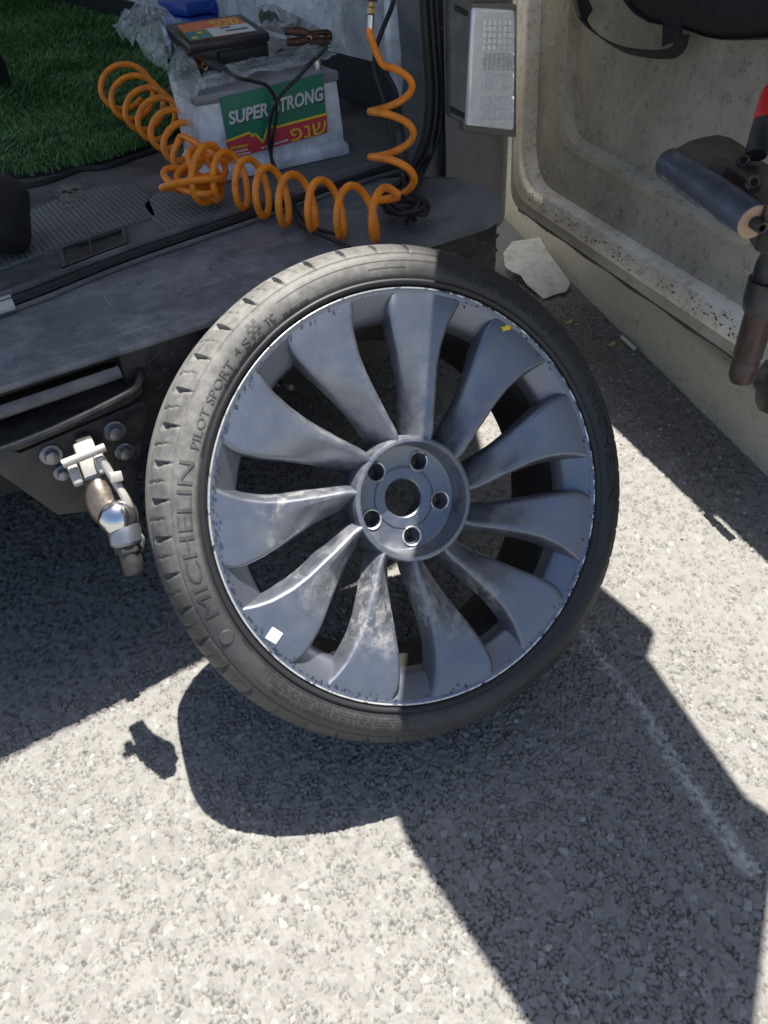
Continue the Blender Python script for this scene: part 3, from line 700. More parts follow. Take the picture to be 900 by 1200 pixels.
def floor():
    fp = [(p.x, p.y + .012) for p in SEAM] + [(.72, .8), (.72, 5.5), (-1.1, 5.5)]
    prism("cargo_floor", [(x, y, .583) for x, y in fp], (0, 0, -.06), M['plastic_floor'], van, bev=.004)
    sp = smooth_path(SEAM, 8)
    tube("sill_seal", [p + Vector((0, .004, .004)) for p in sp], .009, M['rubber_black'], van, 8)
    tube("sill_seal", [p + Vector((0, .032, .008)) for p in sp], .007, M['plastic_dark'], van, 8)
    tube("sill_seal", [p + Vector((0, -.016, .0)) for p in sp], .005, M['plastic_dark'], van, 8)
    A = [at(x, y, 'z', .5885) for x, y in ((-60, 285), (55, 238), (105, 222), (150, 213), (172, 225), (183, 252), (150, 262), (68, 288), (-60, 335))]
    prism("dimpled_plate", A, (0, 0, -.008), M['tread'], van, bev=.002)
    B = [at(x, y, 'z', .5885) for x, y in ((168, 240), (182, 226), (300, 196), (440, 172), (446, 196), (330, 232), (196, 272), (184, 264))]
    prism("dimpled_plate", B, (0, 0, -.008), M['tread'], van, bev=.002)
    # rubber edge strip across the floor between carpet and plates
    e = smooth_path([at(x, y, 'z', .586) for x, y in ((-40, 235), (10, 222), (45, 216), (70, 208), (95, 199), (125, 196), (160, 184), (200, 172), (220, 168))], 6)
    tube("carpet_edge_strip", e, .008, M['rubber_black'], van, 8)
    # latch recess: frame, dark well, two ribs
    c = [at(x, y, 'z', .592) for x, y in ((67, 291), (146, 264), (150, 284), (72, 313))]
    cen = sum(c, Vector()) / 4
    inn = [cen + (p - cen) * .86 for p in c]
    vs = c + inn + [p - Vector((0, 0, .012)) for p in c] + [p - Vector((0, 0, .005)) for p in inn]
    fs = [(i, (i + 1) % 4, 4 + (i + 1) % 4, 4 + i) for i in range(4)] + [(i, (i + 1) % 4, 8 + (i + 1) % 4, 8 + i) for i in range(4)] + [(4 + i, 4 + (i + 1) % 4, 12 + (i + 1) % 4, 12 + i) for i in range(4)]
    fr = mk("latch_recess", vs, fs, M['black_plastic'], van)
    mk("latch_well", [p - Vector((0, 0, .0025)) for p in inn], [(0, 1, 2, 3)], M['rubber_black'], fr)
    q0 = inn[0].lerp(inn[1], .45); q1 = inn[3].lerp(inn[2], .45)
    tube("latch_rib", [q0, q1], .0022, M['steel_dark'], fr, 6); tube("latch_rib", [inn[0].lerp(inn[3], .15).lerp(inn[1].lerp(inn[2], .15), .25), inn[1].lerp(inn[2], .15)], .0025, M['black_plastic'], fr, 6)
    # pale end plate of the sill at the left
    pl = [at(x, y, 'z', .592) for x, y in ((-30, 358), (12, 344), (17, 357), (-25, 371))]
    prism("sill_end_plate", pl, (0, 0, -.008), M['white_paint'], van, bev=.002)
    # dried mud on the floor
    rs = random.Random(12); P = []
    for i in range(90):
        p = at(rs.gauss(80, 9), rs.gauss(227, 7), 'z', .589); r = rs.uniform(.002, .007)
        vs2, fs2 = lathe_data([(0, .0025), (r * .7, .0018), (r, 0)], 7, Matrix.Translation(p) @ Matrix.Rotation(rs.random() * 6, 4, 'Z') @ Matrix.Diagonal((1.4, .7, 1, 1))); P.append((vs2, fs2))
    v, f = merge(P); o = mk("dried_mud", v, f, basic('dried_mud', (.22, .2, .16), .9), van, smooth=True); o['kind'] = 'stuff'
floor()
def shell():
    prism("roof", [(-1.1, .5, 1.93), (.70, .5, 1.93), (.80, .62, 1.93), (1.0, .98, 1.93), (1.03, 5.5, 1.93), (-1.1, 5.5, 1.93)], (0, 0, .05), M['white_paint'], van, bev=.015)
    box("side_wall", (-1.1, .62, .3), (-1.06, .95, 1.929), M['inner_paint'], van); box("side_wall", (-1.1, 3.9, .3), (-1.06, 5.5, 1.929), M['inner_paint'], van)  # wide gap between the pieces is added to let light into the hold
    box("inner_side_panel", (.722, .86, .69), (.745, 5.48, 1.929), M['inner_paint'], van)
    box("wheel_arch_trim", (.712, .84, .584), (.745, 5.48, .688), M['rubber_black'], van)
    box("outer_side_panel", (.975, 1.185, .25), (.995, 5.5, 1.929), M['white_paint'], van)
    box("bulkhead", (-1.06, 5.48, .584), (.72, 5.5, 1.25), M['inner_paint'], van)  # kept low so that light comes in above it
    # rounded rear corner of the body
    cp = smooth_path([(.548, .705, 0), (.60, .700, 0), (.68, .705, 0), (.76, .76, 0), (.86, .895, 0), (.93, 1.04, 0), (.98, 1.18, 0)], 6); vs, fs = [], []
    zs = [.42, .44, .47, .575, .60, .66, .80, 1.2, 1.929]
    for p in cp:
        for z in zs:
            lean = .02 * max(0, z - .6)
            k = 0
            vs.append(Vector((p.x, p.y + lean - k, z)))
    m = len(zs)
    for i in range(len(cp) - 1):
        for k in range(m - 1): fs.append((i * m + k, (i + 1) * m + k, (i + 1) * m + k + 1, i * m + k + 1))
    mk("corner_panel", vs, fs, M['corner'], van, smooth=True, sharp=60)
    # door opening pillar, seal lips, white inner post
    prism("door_pillar", [at(x, y, 'y', .735) for x, y in ((498, -90), (528, -90), (527, 207), (505, 214), (478, 226), (462, 236), (490, 205), (505, 160), (510, 100))], (0, .12, 0), M['plastic_dark'], van, bev=.006)
    for dx, r in ((0, .008), (8, .006), (15, .005)):
        pts = [at(x + dx, y, 'y', .728) for x, y in ((492, -80), (496, 0), (500, 60), (503, 110), (499, 155), (486, 190))] + [at(468 + dx, 216 + dx * .4, 'z', .60), at(440 + dx * .5, 228 + dx * .8, 'z', .596)]
        tube("door_seal", smooth_path(pts, 6), r, M['rubber_black'], van, 8)
    prism("inner_post", [at(x, y, 'y', .86) for x, y in ((456, -80), (484, -80), (489, 30), (495, 85), (495, 128), (490, 141), (484, 138), (470, 112), (460, 80), (457, 55))], (0, .025, 0), M['inner_paint'], van, bev=.006)
    m_ = prism("pillar_moulding", [at(x, y, 'y', .690) for x, y in ((528, -60), (560, -50), (556, 60), (547, 146), (528, 136))], (0, .02, 0), M['plastic_dark'], van, bev=.005)
    for x0, y0 in ((533, 4), (529, 124)):
        q = [at(x0 + a, y0 + b, 'y', .6885) for a, b in ((0, 0), (16, 9), (15, 16), (0, 8))]
        prism("moulding_clip", q, (0, .006, 0), M['rubber_black'], m_, bev=.001)
    for yy in (34, 92):
        p = at(517, yy, 'y', .735); lathe("rubber_stop", [(0, .006), (.006, .005), (.0075, 0), (.0075, -.004)], M['plastic_dark'], van, 12, M=axis_mat(p, (0, -1, 0)))
shell()
def lamp():
    q = lambda u, v, y=.682: at(555 - 8 * v + (49 + 7 * v) * u, 9 + 140 * v, 'y', y)
    h = prism("tail_light", [q(0, 0), q(1, .02), q(1, 1.03), q(0, .985)], (0, .03, 0), M['lens'], van, bev=.006, seg=3)
    b = prism("lamp_bezel", [q(-.07, -.04, .689), q(1.05, -.03, .689), q(1.05, 1.09, .689), q(-.07, 1.03, .689)], (0, .02, 0), M['corner'], h, bev=.004)
    rs = random.Random(3)
    silver = basic('lamp_reflector', (.92, .93, .94), .15, .25, var=.25, scale=60, bump=.1); shade = basic('lamp_reflector_deep', (.62, .63, .64), .2, .3, var=.35, scale=60)
    for v0, v1, nr, nc, mt in ((.1, .36, 5, 6, silver), (.38, .53, 3, 7, shade), (.55, .70, 1, 9, silver), (.74, .95, 2, 10, silver)):
        for r in range(nr):
            for c in range(nc):
                u0 = .26 + .72 * c / nc; u1 = u0 + .72 / nc * .94; a0 = v0 + (v1 - v0) * r / nr; a1 = a0 + (v1 - v0) / nr * .92
                vs = [q(u0, a0, .6818), q(u1, a0, .6818), q(u1, a1, .6818), q(u0, a1, .6818)]
                ce = sum(vs, Vector()) / 4; d = -.0035 * rs.uniform(.5, 1.1)
                vs += [ce + (p - ce) * .55 + Vector((0, d, 0)) for p in vs]
                fs = [(4, 5, 6, 7)] + [(i, (i + 1) % 4, 4 + (i + 1) % 4, 4 + i) for i in range(4)]
                mk("reflector_facet", vs, fs, mt, h)
    cv = N('clear_cover'); cv.set(Base_Color=(.9, .92, .93), Roughness=.12, Normal=cv.bump(cv.noise(50, 4), .15, .002)); tr = cv.n('ShaderNodeBsdfTransparent'); mx = cv.n('ShaderNodeMixShader'); cv.l(cv.ramp(cv.noise(25, 5), [(.3, .05), (.7, .2)]), mx.inputs[0]); cv.l(tr.outputs[0], mx.inputs[1]); cv.l(cv.p.outputs[0], mx.inputs[2]); cv.l(mx.outputs[0], cv.t.nodes['Material Output'].inputs[0])
    prism('clear_cover', [q(.02, .02, .6755), q(.99, .03, .6755), q(.99, 1.0, .6755), q(.02, .965, .6755)], (0, .0015, 0), cv.m, h)
lamp()
# the right rear door, standing open beside the kerb
DP0 = Vector((.996, .854, .3)); D1 = Vector((-.236, -.972, 0)); D2 = Vector((.15, 0, 1)); DN = D1.cross(D2).normalized()
if DN.x > 0: DN = -DN
def dp(s, t, w=0): return DP0 + D1 * s + D2 * t + DN * w
def rquad(c, rad, n=7):
    out = []; m = len(c)
    for i in range(m):
        p = Vector(c[i]); a = (Vector(c[i - 1]) - p); b = (Vector(c[(i + 1) % m]) - p); r = rad[i]
        pa = p + a.normalized() * r; pb = p + b.normalized() * r
        for k in range(n + 1):
            t = k / n; out.append(((1 - t) ** 2 * pa + 2 * t * (1 - t) * p + t * t * pb))
    L = []
    for i in range(len(out)):              # extra points along the straight runs so wear can follow them
        a, b = out[i], out[(i + 1) % len(out)]; L.append(a)
        if i % (n + 1) == n:
            for k in range(1, 6): L.append(a.lerp(b, k / 6))
    return L
def door():
    Ls = rquad([(-.262, -.004), (.93, -.006), (.93, .79), (-.50, .79)], [.06, .05, .06, .06])
    Lo = rquad([(-.235, .026), (.915, .022), (.915, .775), (-.46, .775)], [.09, .07, .06, .06])
    Li = rquad([(-.193, .07), (.835, .066), (.835, .71), (-.385, .71)], [.12, .09, .09, .09])
    Lr = rquad([(-.178, .082), (.823, .078), (.823, .70), (-.368, .70)], [.115, .085, .085, .085])
    Lb = rquad([(-.098, .184), (.70, .172), (.715, .655), (-.235, .655)], [.10, .09, .09, .09])
    Lc = rquad([(-.088, .193), (.69, .181), (.705, .645), (-.222, .645)], [.09, .085, .085, .085])
    Ld = rquad([(-.062, .212), (.665, .19), (.685, .63), (-.185, .63)], [.08, .07, .07, .07])
    Le = rquad([(-.045, .226), (.648, .205), (.665, .615), (-.165, .615)], [.07, .065, .065, .065])
    def ring(name, A, mat, parent, fill=False):
        vs, fs = [], []; n = len(A[0][0])
        for L, w in A:
            for p in L: vs.append(dp(p.x, p.y, w - max(0, p.y - .79) * (.10 if 'window' in name else 0)))
        for i in range(len(A) - 1):
            for k in range(n): fs.append((i * n + k, i * n + (k + 1) % n, (i + 1) * n + (k + 1) % n, (i + 1) * n + k))
        if fill: fs.append(tuple((len(A) - 1) * n + k for k in range(n)))
        return mk(name, vs, fs, mat, parent, smooth=True, sharp=40)
    sk = ring("rear_door", [(Ls, -.014), (Ls, -.135), ([p * 1 for p in Lr], -.15)], M['door_skin'], van, True)
    ring("door_ledge", [(Lo, -.014), (Ls, -.0135), (Ls, -.016)], M['door_skin'], sk)
    ring("door_flange", [(Lo, -.014), (Lo, -.002), (rquad([(-.23, .03), (.91, .026), (.91, .77), (-.454, .77)], [.09, .07, .06, .06]), 0), (Li, 0), (rquad([(-.188, .074), (.83, .07), (.83, .706), (-.379, .706)], [.118, .088, .088, .088]), -.003), (Lr, -.034)], M['door_flange'], sk)
    ring("door_inner_panel", [(Lr, -.0335), (Lb, -.036), (Lc, -.026), (Ld, -.026), (Le, -.044)], M['door_inner'], sk, True)
    # window part above the belt line
    Wo = rquad([(-.50, .792), (.93, .792), (.85, 1.5), (-.60, 1.5)], [.03, .03, .1, .1]); Wi = rquad([(-.40, .86), (.84, .86), (.78, 1.44), (-.48, 1.44)], [.06, .06, .06, .06])
    ring("window_frame", [(Wi, -.02), (Wo, -.02), (Wo, -.08), (Wi, -.08), (Wi, -.02)], M['door_flange'], sk)
    ring("window_pane", [(Wi, -.046), (Wi, -.05)], M['pane'], sk, True)
    # black tube standing in for the shadowed gap under the door
    tube("door_gap_shade", [dp(s, -.008 + .002 * math.sin(s * 30), -.03) for s in np.linspace(-.22, .9, 40)], .011, M['rubber_black'], sk, 8)
    rs = random.Random(8); P = []
    for i in range(260):
        s = rs.uniform(-.15, .75); t = rs.gauss(.045, .018) if rs.random() < .7 else rs.uniform(.0, .08); r = rs.choice([.0015, .002, .003]) * rs.uniform(.6, 1.2)
        if t < .03 or t > .066: continue
        vs2, fs2 = lathe_data([(0, .0012), (r * .7, .0008), (r, 0)], 6, axis_mat(dp(s, t, .0002), DN) @ Matrix.Diagonal((rs.uniform(.7, 2.2), .8, 1, 1))); P.append((vs2, fs2))
    v, f = merge(P); o = mk("caked_dirt", v, f, basic('caked_dirt', (.16, .12, .075), .95, var=.4, scale=80), sk); o['kind'] = 'stuff'
    hk = [Vector(p) for p in ((.815, .012), (.835, .014), (.848, .025), (.856, .05), (.895, .055), (.91, -.035), (.885, -.04), (.868, -.03), (.86, -.012), (.84, 0.0))]
    prism('door_hook', [dp(p.x, p.y, .03) for p in hk], DN * -.02, M['black_plastic'], sk, bev=.003)
door()
# hitch bracket under the bumper with tray, bolts and coupling
def hitch():
    pl = [at(x, y, 'y', .352) for x, y in ((-70, 545), (0, 524), (24, 531), (168, 470), (173, 482), (156, 588), (150, 594), (68, 604), (0, 556), (-70, 512))]
    pl = [p for p in pl if True][1:-1]
    pl[0:0] = [at(-60, 534, 'y', .352)]
    hb = prism("hitch_bracket", pl, (0, .012, 0), M['steel_dark'], van, bev=.002)
    dz = Vector((.004, .046, -.0245))
    tr = [Vector((-.62, .31, .528)), Vector((-.435, .307, .524)), Vector((-.275, .307, .536)), Vector((-.250, .325, .538)), Vector((-.238, .385, .540)), Vector((-.262, .45, .53)), Vector((-.62, .45, .53))]
    prism("bracket_tray", [p + dz for p in tr], (0, 0, -.008), M['black_plastic'], hb, bev=.002)
    lp = smooth_path([p + dz for p in [Vector((-.62, .303, .536)), Vector((-.435, .301, .530)), Vector((-.285, .301, .547)), Vector((-.252, .318, .553)), Vector((-.240, .36, .553)), Vector((-.247, .40, .553))]], 6)
    tube("tray_lip", lp, .0055, M['steel_dark'], hb, 8)
    tube("tray_bar", [Vector((-.62, .366, .546)), Vector((-.27, .366, .550))], .009, M['plastic_dark'], hb, 10)
    for x, y, s in ((60, 533, 1), (134, 505, 1), (73, 554, .8), (146, 529, .9)):
        p = at(x, y, 'y', .350); mx = axis_mat(p, (0, -1, 0), (1, 0, .2))
        w = lathe("washer", [(0, .003), (.0145 * s, .003), (.016 * s, .0015), (.016 * s, -.002)], M['bolt_steel'], hb, 24, M=mx)
        hx = [(.0105 * s * math.cos(R(60 * k)), .0105 * s * math.sin(R(60 * k))) for k in range(6)]
        prism("bolt_head", [mx @ Vector((a, b, .003)) for a, b in hx], mx.to_3x3() @ Vector((0, 0, .008)), M['bolt_steel'], hb, bev=.0012)
    prism("mounting_block", [at(x, y, 'y', .347) for x, y in ((86, 512), (104, 506), (110, 530), (92, 537))], (0, -.02, 0), M['steel_dark'], hb, bev=.002)
hitch()
def coupling():
    a = at(97, 520, 'y', .285); b = at(112, 562, 'y', .245); c = at(124, 592, 'y', .215); d = at(138, 604, 'y', .195); e = at(148, 632, 'y', .175); f_ = at(153, 664, 'y', .155)
    ax = (f_ - d).normalized()
    tw = prism("tow_coupling", [a + Vector((-.013, 0, .004)), a + Vector((.013, 0, .004)), b + Vector((.014, 0, 0)), b + Vector((-.014, 0, 0))], (0, -.014, .008), M['zinc'], van, bev=.003)
    tube("swan_neck", smooth_path([b + Vector((0, -.006, .006)), c, c.lerp(d, .75)], 6), [.0145, .016, .0185, .021, .0225, .0232, .0235, .024, .0242, .024, .0235, .022, .020], M['rust_steel'], tw, 18)
    n_ = 12
    lathe("tow_ball", [(.0265 * math.sin(math.pi * k / n_) + 1e-5, .0265 * math.cos(math.pi * k / n_)) for k in range(n_ + 1)], M['chrome'], tw, 28, M=axis_mat(d + ax * .002, ax))
    lathe("ball_collar", [(.0, -.03), (.019, -.03), (.0215, -.024), (.0215, -.004), (.0185, 0), (0, 0)], M['bolt_steel'], tw, 24, M=axis_mat(e + ax * .008, ax))
    hx = axis_mat(e + ax * .006, ax)
    prism("ball_nut", [hx @ Vector((.0185 * math.cos(R(60 * k)), .0185 * math.sin(R(60 * k)), 0)) for k in range(6)], ax * .012, M['steel_dark'], tw, bev=.0015)
    lathe("ball_shank", [(0, 0), (.0145, 0), (.0145, .026), (.012, .03), (0, .03)], M['steel_dark'], tw, 20, M=axis_mat(e + ax * .018, ax))
    p0 = at(73, 544, 'y', .235); p1 = at(123, 524, 'y', .235)
    tube("locking_pin", [p0, p1], .0058, M['zinc'], tw, 12)
    for q, w in (((88, 556), 1), ((118, 543), 1)):
        p = at(q[0], q[1], 'y', .24); mx = axis_mat(p, (f_ - a), (1, 0, 0))
        box("lug", (-.0065, -.009, -.015), (.0065, .009, .015), M['zinc'], tw, M=mx, bev=.003)
    box("spring_catch", (-.006, -.006, -.012), (.006, .006, .012), M['steel_dark'], tw, M=axis_mat(at(136, 566, 'y', .215), ax), bev=.002)
    tube("safety_lever", smooth_path([at(x, y, 'y', v) for x, y, v in ((118, 536, .235), (130, 556, .22), (140, 572, .205), (150, 590, .19), (154, 608, .182), (157, 622, .172), (165, 632, .168), (163, 642, .168), (158, 645, .168))], 6), .0055, M['zinc'], tw, 10)
    box("catch_tab", (-.008, -.006, -.007), (.008, .006, .007), M['zinc'], tw, M=axis_mat(at(136, 559, 'y', .21), ax), bev=.002)
coupling()

# ------------------------------------------------------------------ artificial grass mat in the van
def grass():
    t = thing("grass_mat", "green artificial grass mat covering the van floor behind the sill", "mat", Vector((-.4, 2.2, .584)))
    front = [at(x, y, 'z', .592) for x, y in ((-60, 214), (0, 206), (40, 203), (80, 196), (110, 190), (150, 178), (185, 166), (215, 150))]
    out = [p.copy() for p in front] + [Vector((.30, 1.55, .592)), Vector((.69, 1.9, .592)), Vector((.70, 5.46, .592)), Vector((-1.05, 5.46, .592)), Vector((-1.05, front[0].y, .592))]
    out[0].x = max(out[0].x, -1.0)
    prism("mat_backing", out, (0, 0, -.007), M['rubber_black'], t)
    rs = np.random.default_rng(8); n = 52000
    x = rs.uniform(-.36, .70, n); y = 1.2 + 4.2 * rs.random(n) ** 1.9
    fx = np.array([p.x for p in front]); fy = np.array([p.y for p in front]); o = np.argsort(fx); fx, fy = fx[o], fy[o]
    lim = np.where(x < fx[-1], np.interp(x, fx, fy), np.where(x < .30, np.interp(x, [fx[-1], .30], [fy[-1], 1.55]), np.interp(x, [.30, .69], [1.55, 1.9]))) + .012 * rs.standard_normal(n)
    k = y > lim; x, y = x[k], y[k]; n = len(x)
    h = rs.uniform(.018, .036, n) * (.75 + .5 * vnoise(x, y, 7, 31)); a = rs.uniform(0, 6.283, n)
    dirx = (vnoise(x, y, 4, 32) - .5) * 1.6 + .5 * rs.standard_normal(n); diry = -.5 + (vnoise(x, y, 4, 33) - .5) * 1.4 + .5 * rs.standard_normal(n)
    w = rs.uniform(.0014, .0026, n) * (1 + .25 * (y - 1.2)); ca, sa = np.cos(a) * w, np.sin(a) * w; z0 = np.full(n, .592)
    V = np.stack([np.stack([x - ca, y - sa, z0], 1), np.stack([x + ca, y + sa, z0], 1),
                  np.stack([x + ca * .8 + dirx * h * .35, y + sa * .8 + diry * h * .35, z0 + h * .6], 1), np.stack([x - ca * .8 + dirx * h * .35, y - sa * .8 + diry * h * .35, z0 + h * .6], 1),
                  np.stack([x + dirx * h * .95, y + diry * h * .95, z0 + h * .92], 1)], 1).reshape(-1, 3)
    b = np.arange(n) * 5; F = [(int(q), int(q + 1), int(q + 2), int(q + 3)) for q in b] + [(int(q + 3), int(q + 2), int(q + 4)) for q in b]
    me = bpy.data.meshes.new("grass_blades"); me.from_pydata(V.tolist(), [], F)
    o = link("grass_blades", me, M['turf'], t); o['kind'] = 'stuff'
grass()

# ------------------------------------------------------------------ car battery
BO = Vector((.118, .950, .589)); BX = Vector((.998, -.065, 0)); BY = Vector((.065, .998, 0))
def bp(x, y, z): return BO + BX * x + BY * y + Vector((0, 0, z))
BMX = Matrix(((BX.x, BY.x, 0, BO.x), (BX.y, BY.y, 0, BO.y), (0, 0, 1, BO.z), (0, 0, 0, 1)))
def bface(px, py, off=0):
    n = BX.cross(Vector((0, 0, 1))); n = -BY; d = ray(px, py); o = BO - BY * (.004 + off); t = (o - CAMPOS).dot(n) / d.dot(n); return CAMPOS + d * t
def quad_text(name, s, q, mat, parent, ext=.0012, lift=.0):
    """flat lettering laid into the quad bottom-left, bottom-right, top-right, top-left"""
    vs, fs = text_mesh(s, 1.0, .5, bold=0 if ord(s[0]) > 1000 else .034, shear=0 if ord(s[0]) > 1000 else .18)
    xs = [v.x for v in vs]; ys = [v.y for v in vs]; x0, x1, y0, y1 = min(xs), max(xs), min(ys), max(ys)
    nrm = (q[1] - q[0]).cross(q[3] - q[0]).normalized(); out = []
    for v in vs:
        a = (v.x - x0) / (x1 - x0); b = (v.y - y0) / (y1 - y0)
        p = q[0].lerp(q[1], a).lerp(q[3].lerp(q[2], a), b); out.append(p + nrm * (lift + (ext if v.z > 0 else 0)))
    o = mk(name, out, fs, mat, parent); o['kind'] = 'stuff'; return o
def battery():
    t = thing("car_battery", "large grey car battery with green and red SUPER STRONG label on the van floor", "battery", BO)
    W_, D_, H_ = .316, .172, .165
    vs = []
    for z, g in ((0, .008), (.022, .007), (.028, .0), (.05, 0), (.142, -.003), (.146, -.003)):
        for x, y in ((-g, -g), (W_ + g, -g), (W_ + g, D_ + g), (-g, D_ + g)): vs.append(bp(x, y, z))
    fs = [(0, 3, 2, 1)] + [(i * 4 + k, i * 4 + (k + 1) % 4, (i + 1) * 4 + (k + 1) % 4, (i + 1) * 4 + k) for i in range(5) for k in range(4)] + [(20, 21, 22, 23)]
    case = mk("battery_case", vs, fs, M['batt_case'], t, bev=.004, sharp=30)
    lid = box("battery_lid", (-.001, -.001, .1455), (W_ + .001, D_ + .001, H_), M['batt_lid'], t, M=BMX, bev=.005)
    z2 = lambda x, y, o=0: bface(200 + x / 3, y / 3, o)
    lab = prism("battery_label", [z2(170, 345), z2(535, 255), z2(550, 465), z2(210, 560)][::-1], -BY * .0010, M['green'], t)
    zig = [(195, 497), (277, 466), (287, 478), (297, 470), (325, 500), (347, 432), (362, 452), (380, 444), (549, 400)]
    prism("label_red_field", [z2(x, y, .0011) for x, y in zig + [(550, 465), (210, 560)]][::-1], -BY * .0006, M['red'], lab)
    P = []
    for i in range(len(zig) - 1):
        a = z2(*zig[i], .0018); b = z2(*zig[i + 1], .0018); d = (b - a).normalized(); n = d.cross(BY).normalized() * .0021
        vv = [a - d * .001 - n, b + d * .001 - n, b + d * .001 + n, a - d * .001 + n]; vv += [p - BY * .0005 for p in vv]
        P.append((vv, [(0, 1, 2, 3), (4, 5, 6, 7), (0, 1, 5, 4), (1, 2, 6, 5), (2, 3, 7, 6), (3, 0, 4, 7)]))
    v, f = merge(P); mk("label_zigzag", v, f, M['yellow'], lab)
    Q = lambda o, *c: [z2(x, y, o) for x, y in c]
    for dx, dy, o, mt in ((3, 4, .0012, M['black_plastic']), (0, 0, .002, M['silver_print'])):
        quad_text("lettering", "SUPER", Q(o, (208 + dx, 440 + dy), (345 + dx, 408 + dy), (340 + dx, 358 + dy), (196 + dx, 395 + dy)), mt, lab, .0006)
        quad_text("lettering", "STRONG", Q(o, (362 + dx, 402 + dy), (540 + dx, 352 + dy), (534 + dx, 303 + dy), (355 + dx, 352 + dy)), mt, lab, .0006)
    quad_text("lettering", "\u05E4\u05E0\u05E9", Q(.002, (425, 497), (548, 464), (545, 424), (420, 456)), M['yellow'], lab, .0006)
    quad_text("lettering", "Silverge", Q(.002, (212, 530), (272, 515), (271, 502), (210, 515)), M['yellow'], lab, .0005)
    R_ = random.Random(6); P = []
    for x0, y0, x1, y1 in ((213, 541, 275, 527), (214, 552, 285, 538), (320, 524, 415, 494)):
        s = 0
        while s < .95:
            w = R_.uniform(.04, .11); a = z2(x0 + (x1 - x0) * s, y0 + (y1 - y0) * s, .0019); b = z2(x0 + (x1 - x0) * min(1, s + w), y0 + (y1 - y0) * min(1, s + w), .0019)
            P.append(([a, b, b + Vector((0, 0, .0035)), a + Vector((0, 0, .0035))], [(0, 1, 2, 3)])); s += w + .03
    v, f = merge(P); o = mk("fine_print", v, f, M['white_print'], lab); o['kind'] = 'stuff'
    tm = bp(.29, .045, H_); lathe("terminal_post", [(.009, 0), (.0085, .016), (0, .016)], M['steel'], t, 16, M=Matrix.Translation(tm))
battery()
# small black battery standing on top
def small_battery():
    a = at(214, 92, 'z', .757); b = at(306, 70, 'z', .757); ex = Vector(BX); ey = Vector(BY); a = a + BX * .030; L = (b - a).dot(BX); D = .165; H = .060; ca, sa = math.cos(R(7)), math.sin(R(7)); ez = BY * -sa + Vector((0, 0, ca)); ey = BY * ca + Vector((0, 0, sa))
    t = thing("small_battery", "small black battery with orange and white top label lying on the grey battery", "battery", a + ex * L / 2)
    m = Matrix(((ex.x, ey.x, ez.x, a.x), (ex.y, ey.y, ez.y, a.y), (ex.z, ey.z, ez.z, a.z), (0, 0, 0, 1)))
    box("battery_case", (0, .006, 0), (L, D - .004, H - .018), M['black_case'], t, M=m, bev=.003)
    box("battery_lid", (-.004, 0, H - .018), (L + .004, D, H), M['black_case'], t, M=m, bev=.004)
    box("carry_strap", (L * .32, -.004, .006), (L * .98, .003, H - .022), M['rubber_black'], t, M=m, bev=.003)
    g = lambda u, v, z=.0: m @ Vector((L * u, D * v, H + z))
    lab = prism("top_label", [g(.03, .12, .0003), g(.90, .12, .0003), g(.90, .88, .0003), g(.10, .88, .0003)], ez * .0006, M['orange_print'], t)
    prism("label_green_corner", [g(.03, .12, .001), g(.36, .12, .001), g(.36, .48, .001), g(.05, .48, .001)], ez * .0004, M['green'], lab)
    prism("label_white_field", [g(.34, .12, .0015), g(.90, .12, .0015), g(.90, .50, .0015), g(.36, .50, .0015)], ez * .0004, M['white_print'], lab)
    quad_text("lettering", "\u05E4\u05E0\u05E9", [g(.5, .56, .0012), g(.86, .56, .0012), g(.86, .84, .0012), g(.5, .84, .0012)], M['yellow'], lab, .0004)
    P = []
    for v0, u0, u1 in ((.39, .52, .66), (.24, .55, .84)):
        for i in range(7):
            x0 = u0 + (u1 - u0) * i / 7; P.append(([g(x0, v0, .0023), g(x0 + (u1 - u0) / 9, v0, .0023), g(x0 + (u1 - u0) / 9, v0 + .07, .0023), g(x0, v0 + .07, .0023)], [(0, 1, 2, 3)]))
    v, f = merge(P); o = mk("fine_print", v, f, M['black_plastic'], lab); o['kind'] = 'stuff'
    for u, vv, c in ((.12, .38, 'blue_print'), (.24, .38, 'yellow'), (.12, .2, 'yellow'), (.24, .2, 'blue_print')):
        lathe("label_pictogram", [(0, .0006), (.0065, .0004), (.0068, 0)], M[c], lab, 14, M=axis_mat(g(u, vv, .0016), ez, ex))
    # black cover flap reaching to the right
    fl = [at(x, y, 'z', z) for x, y, z in ((300, 8, .80), (318, 3, .81), (368, 28, .80), (392, 44, .79), (372, 60, .765), (352, 55, .765), (334, 38, .775), (306, 30, .79))]
    prism("cover_flap", fl, (0, 0, -.006), M['black_plastic'], t, bev=.002)
small_battery()
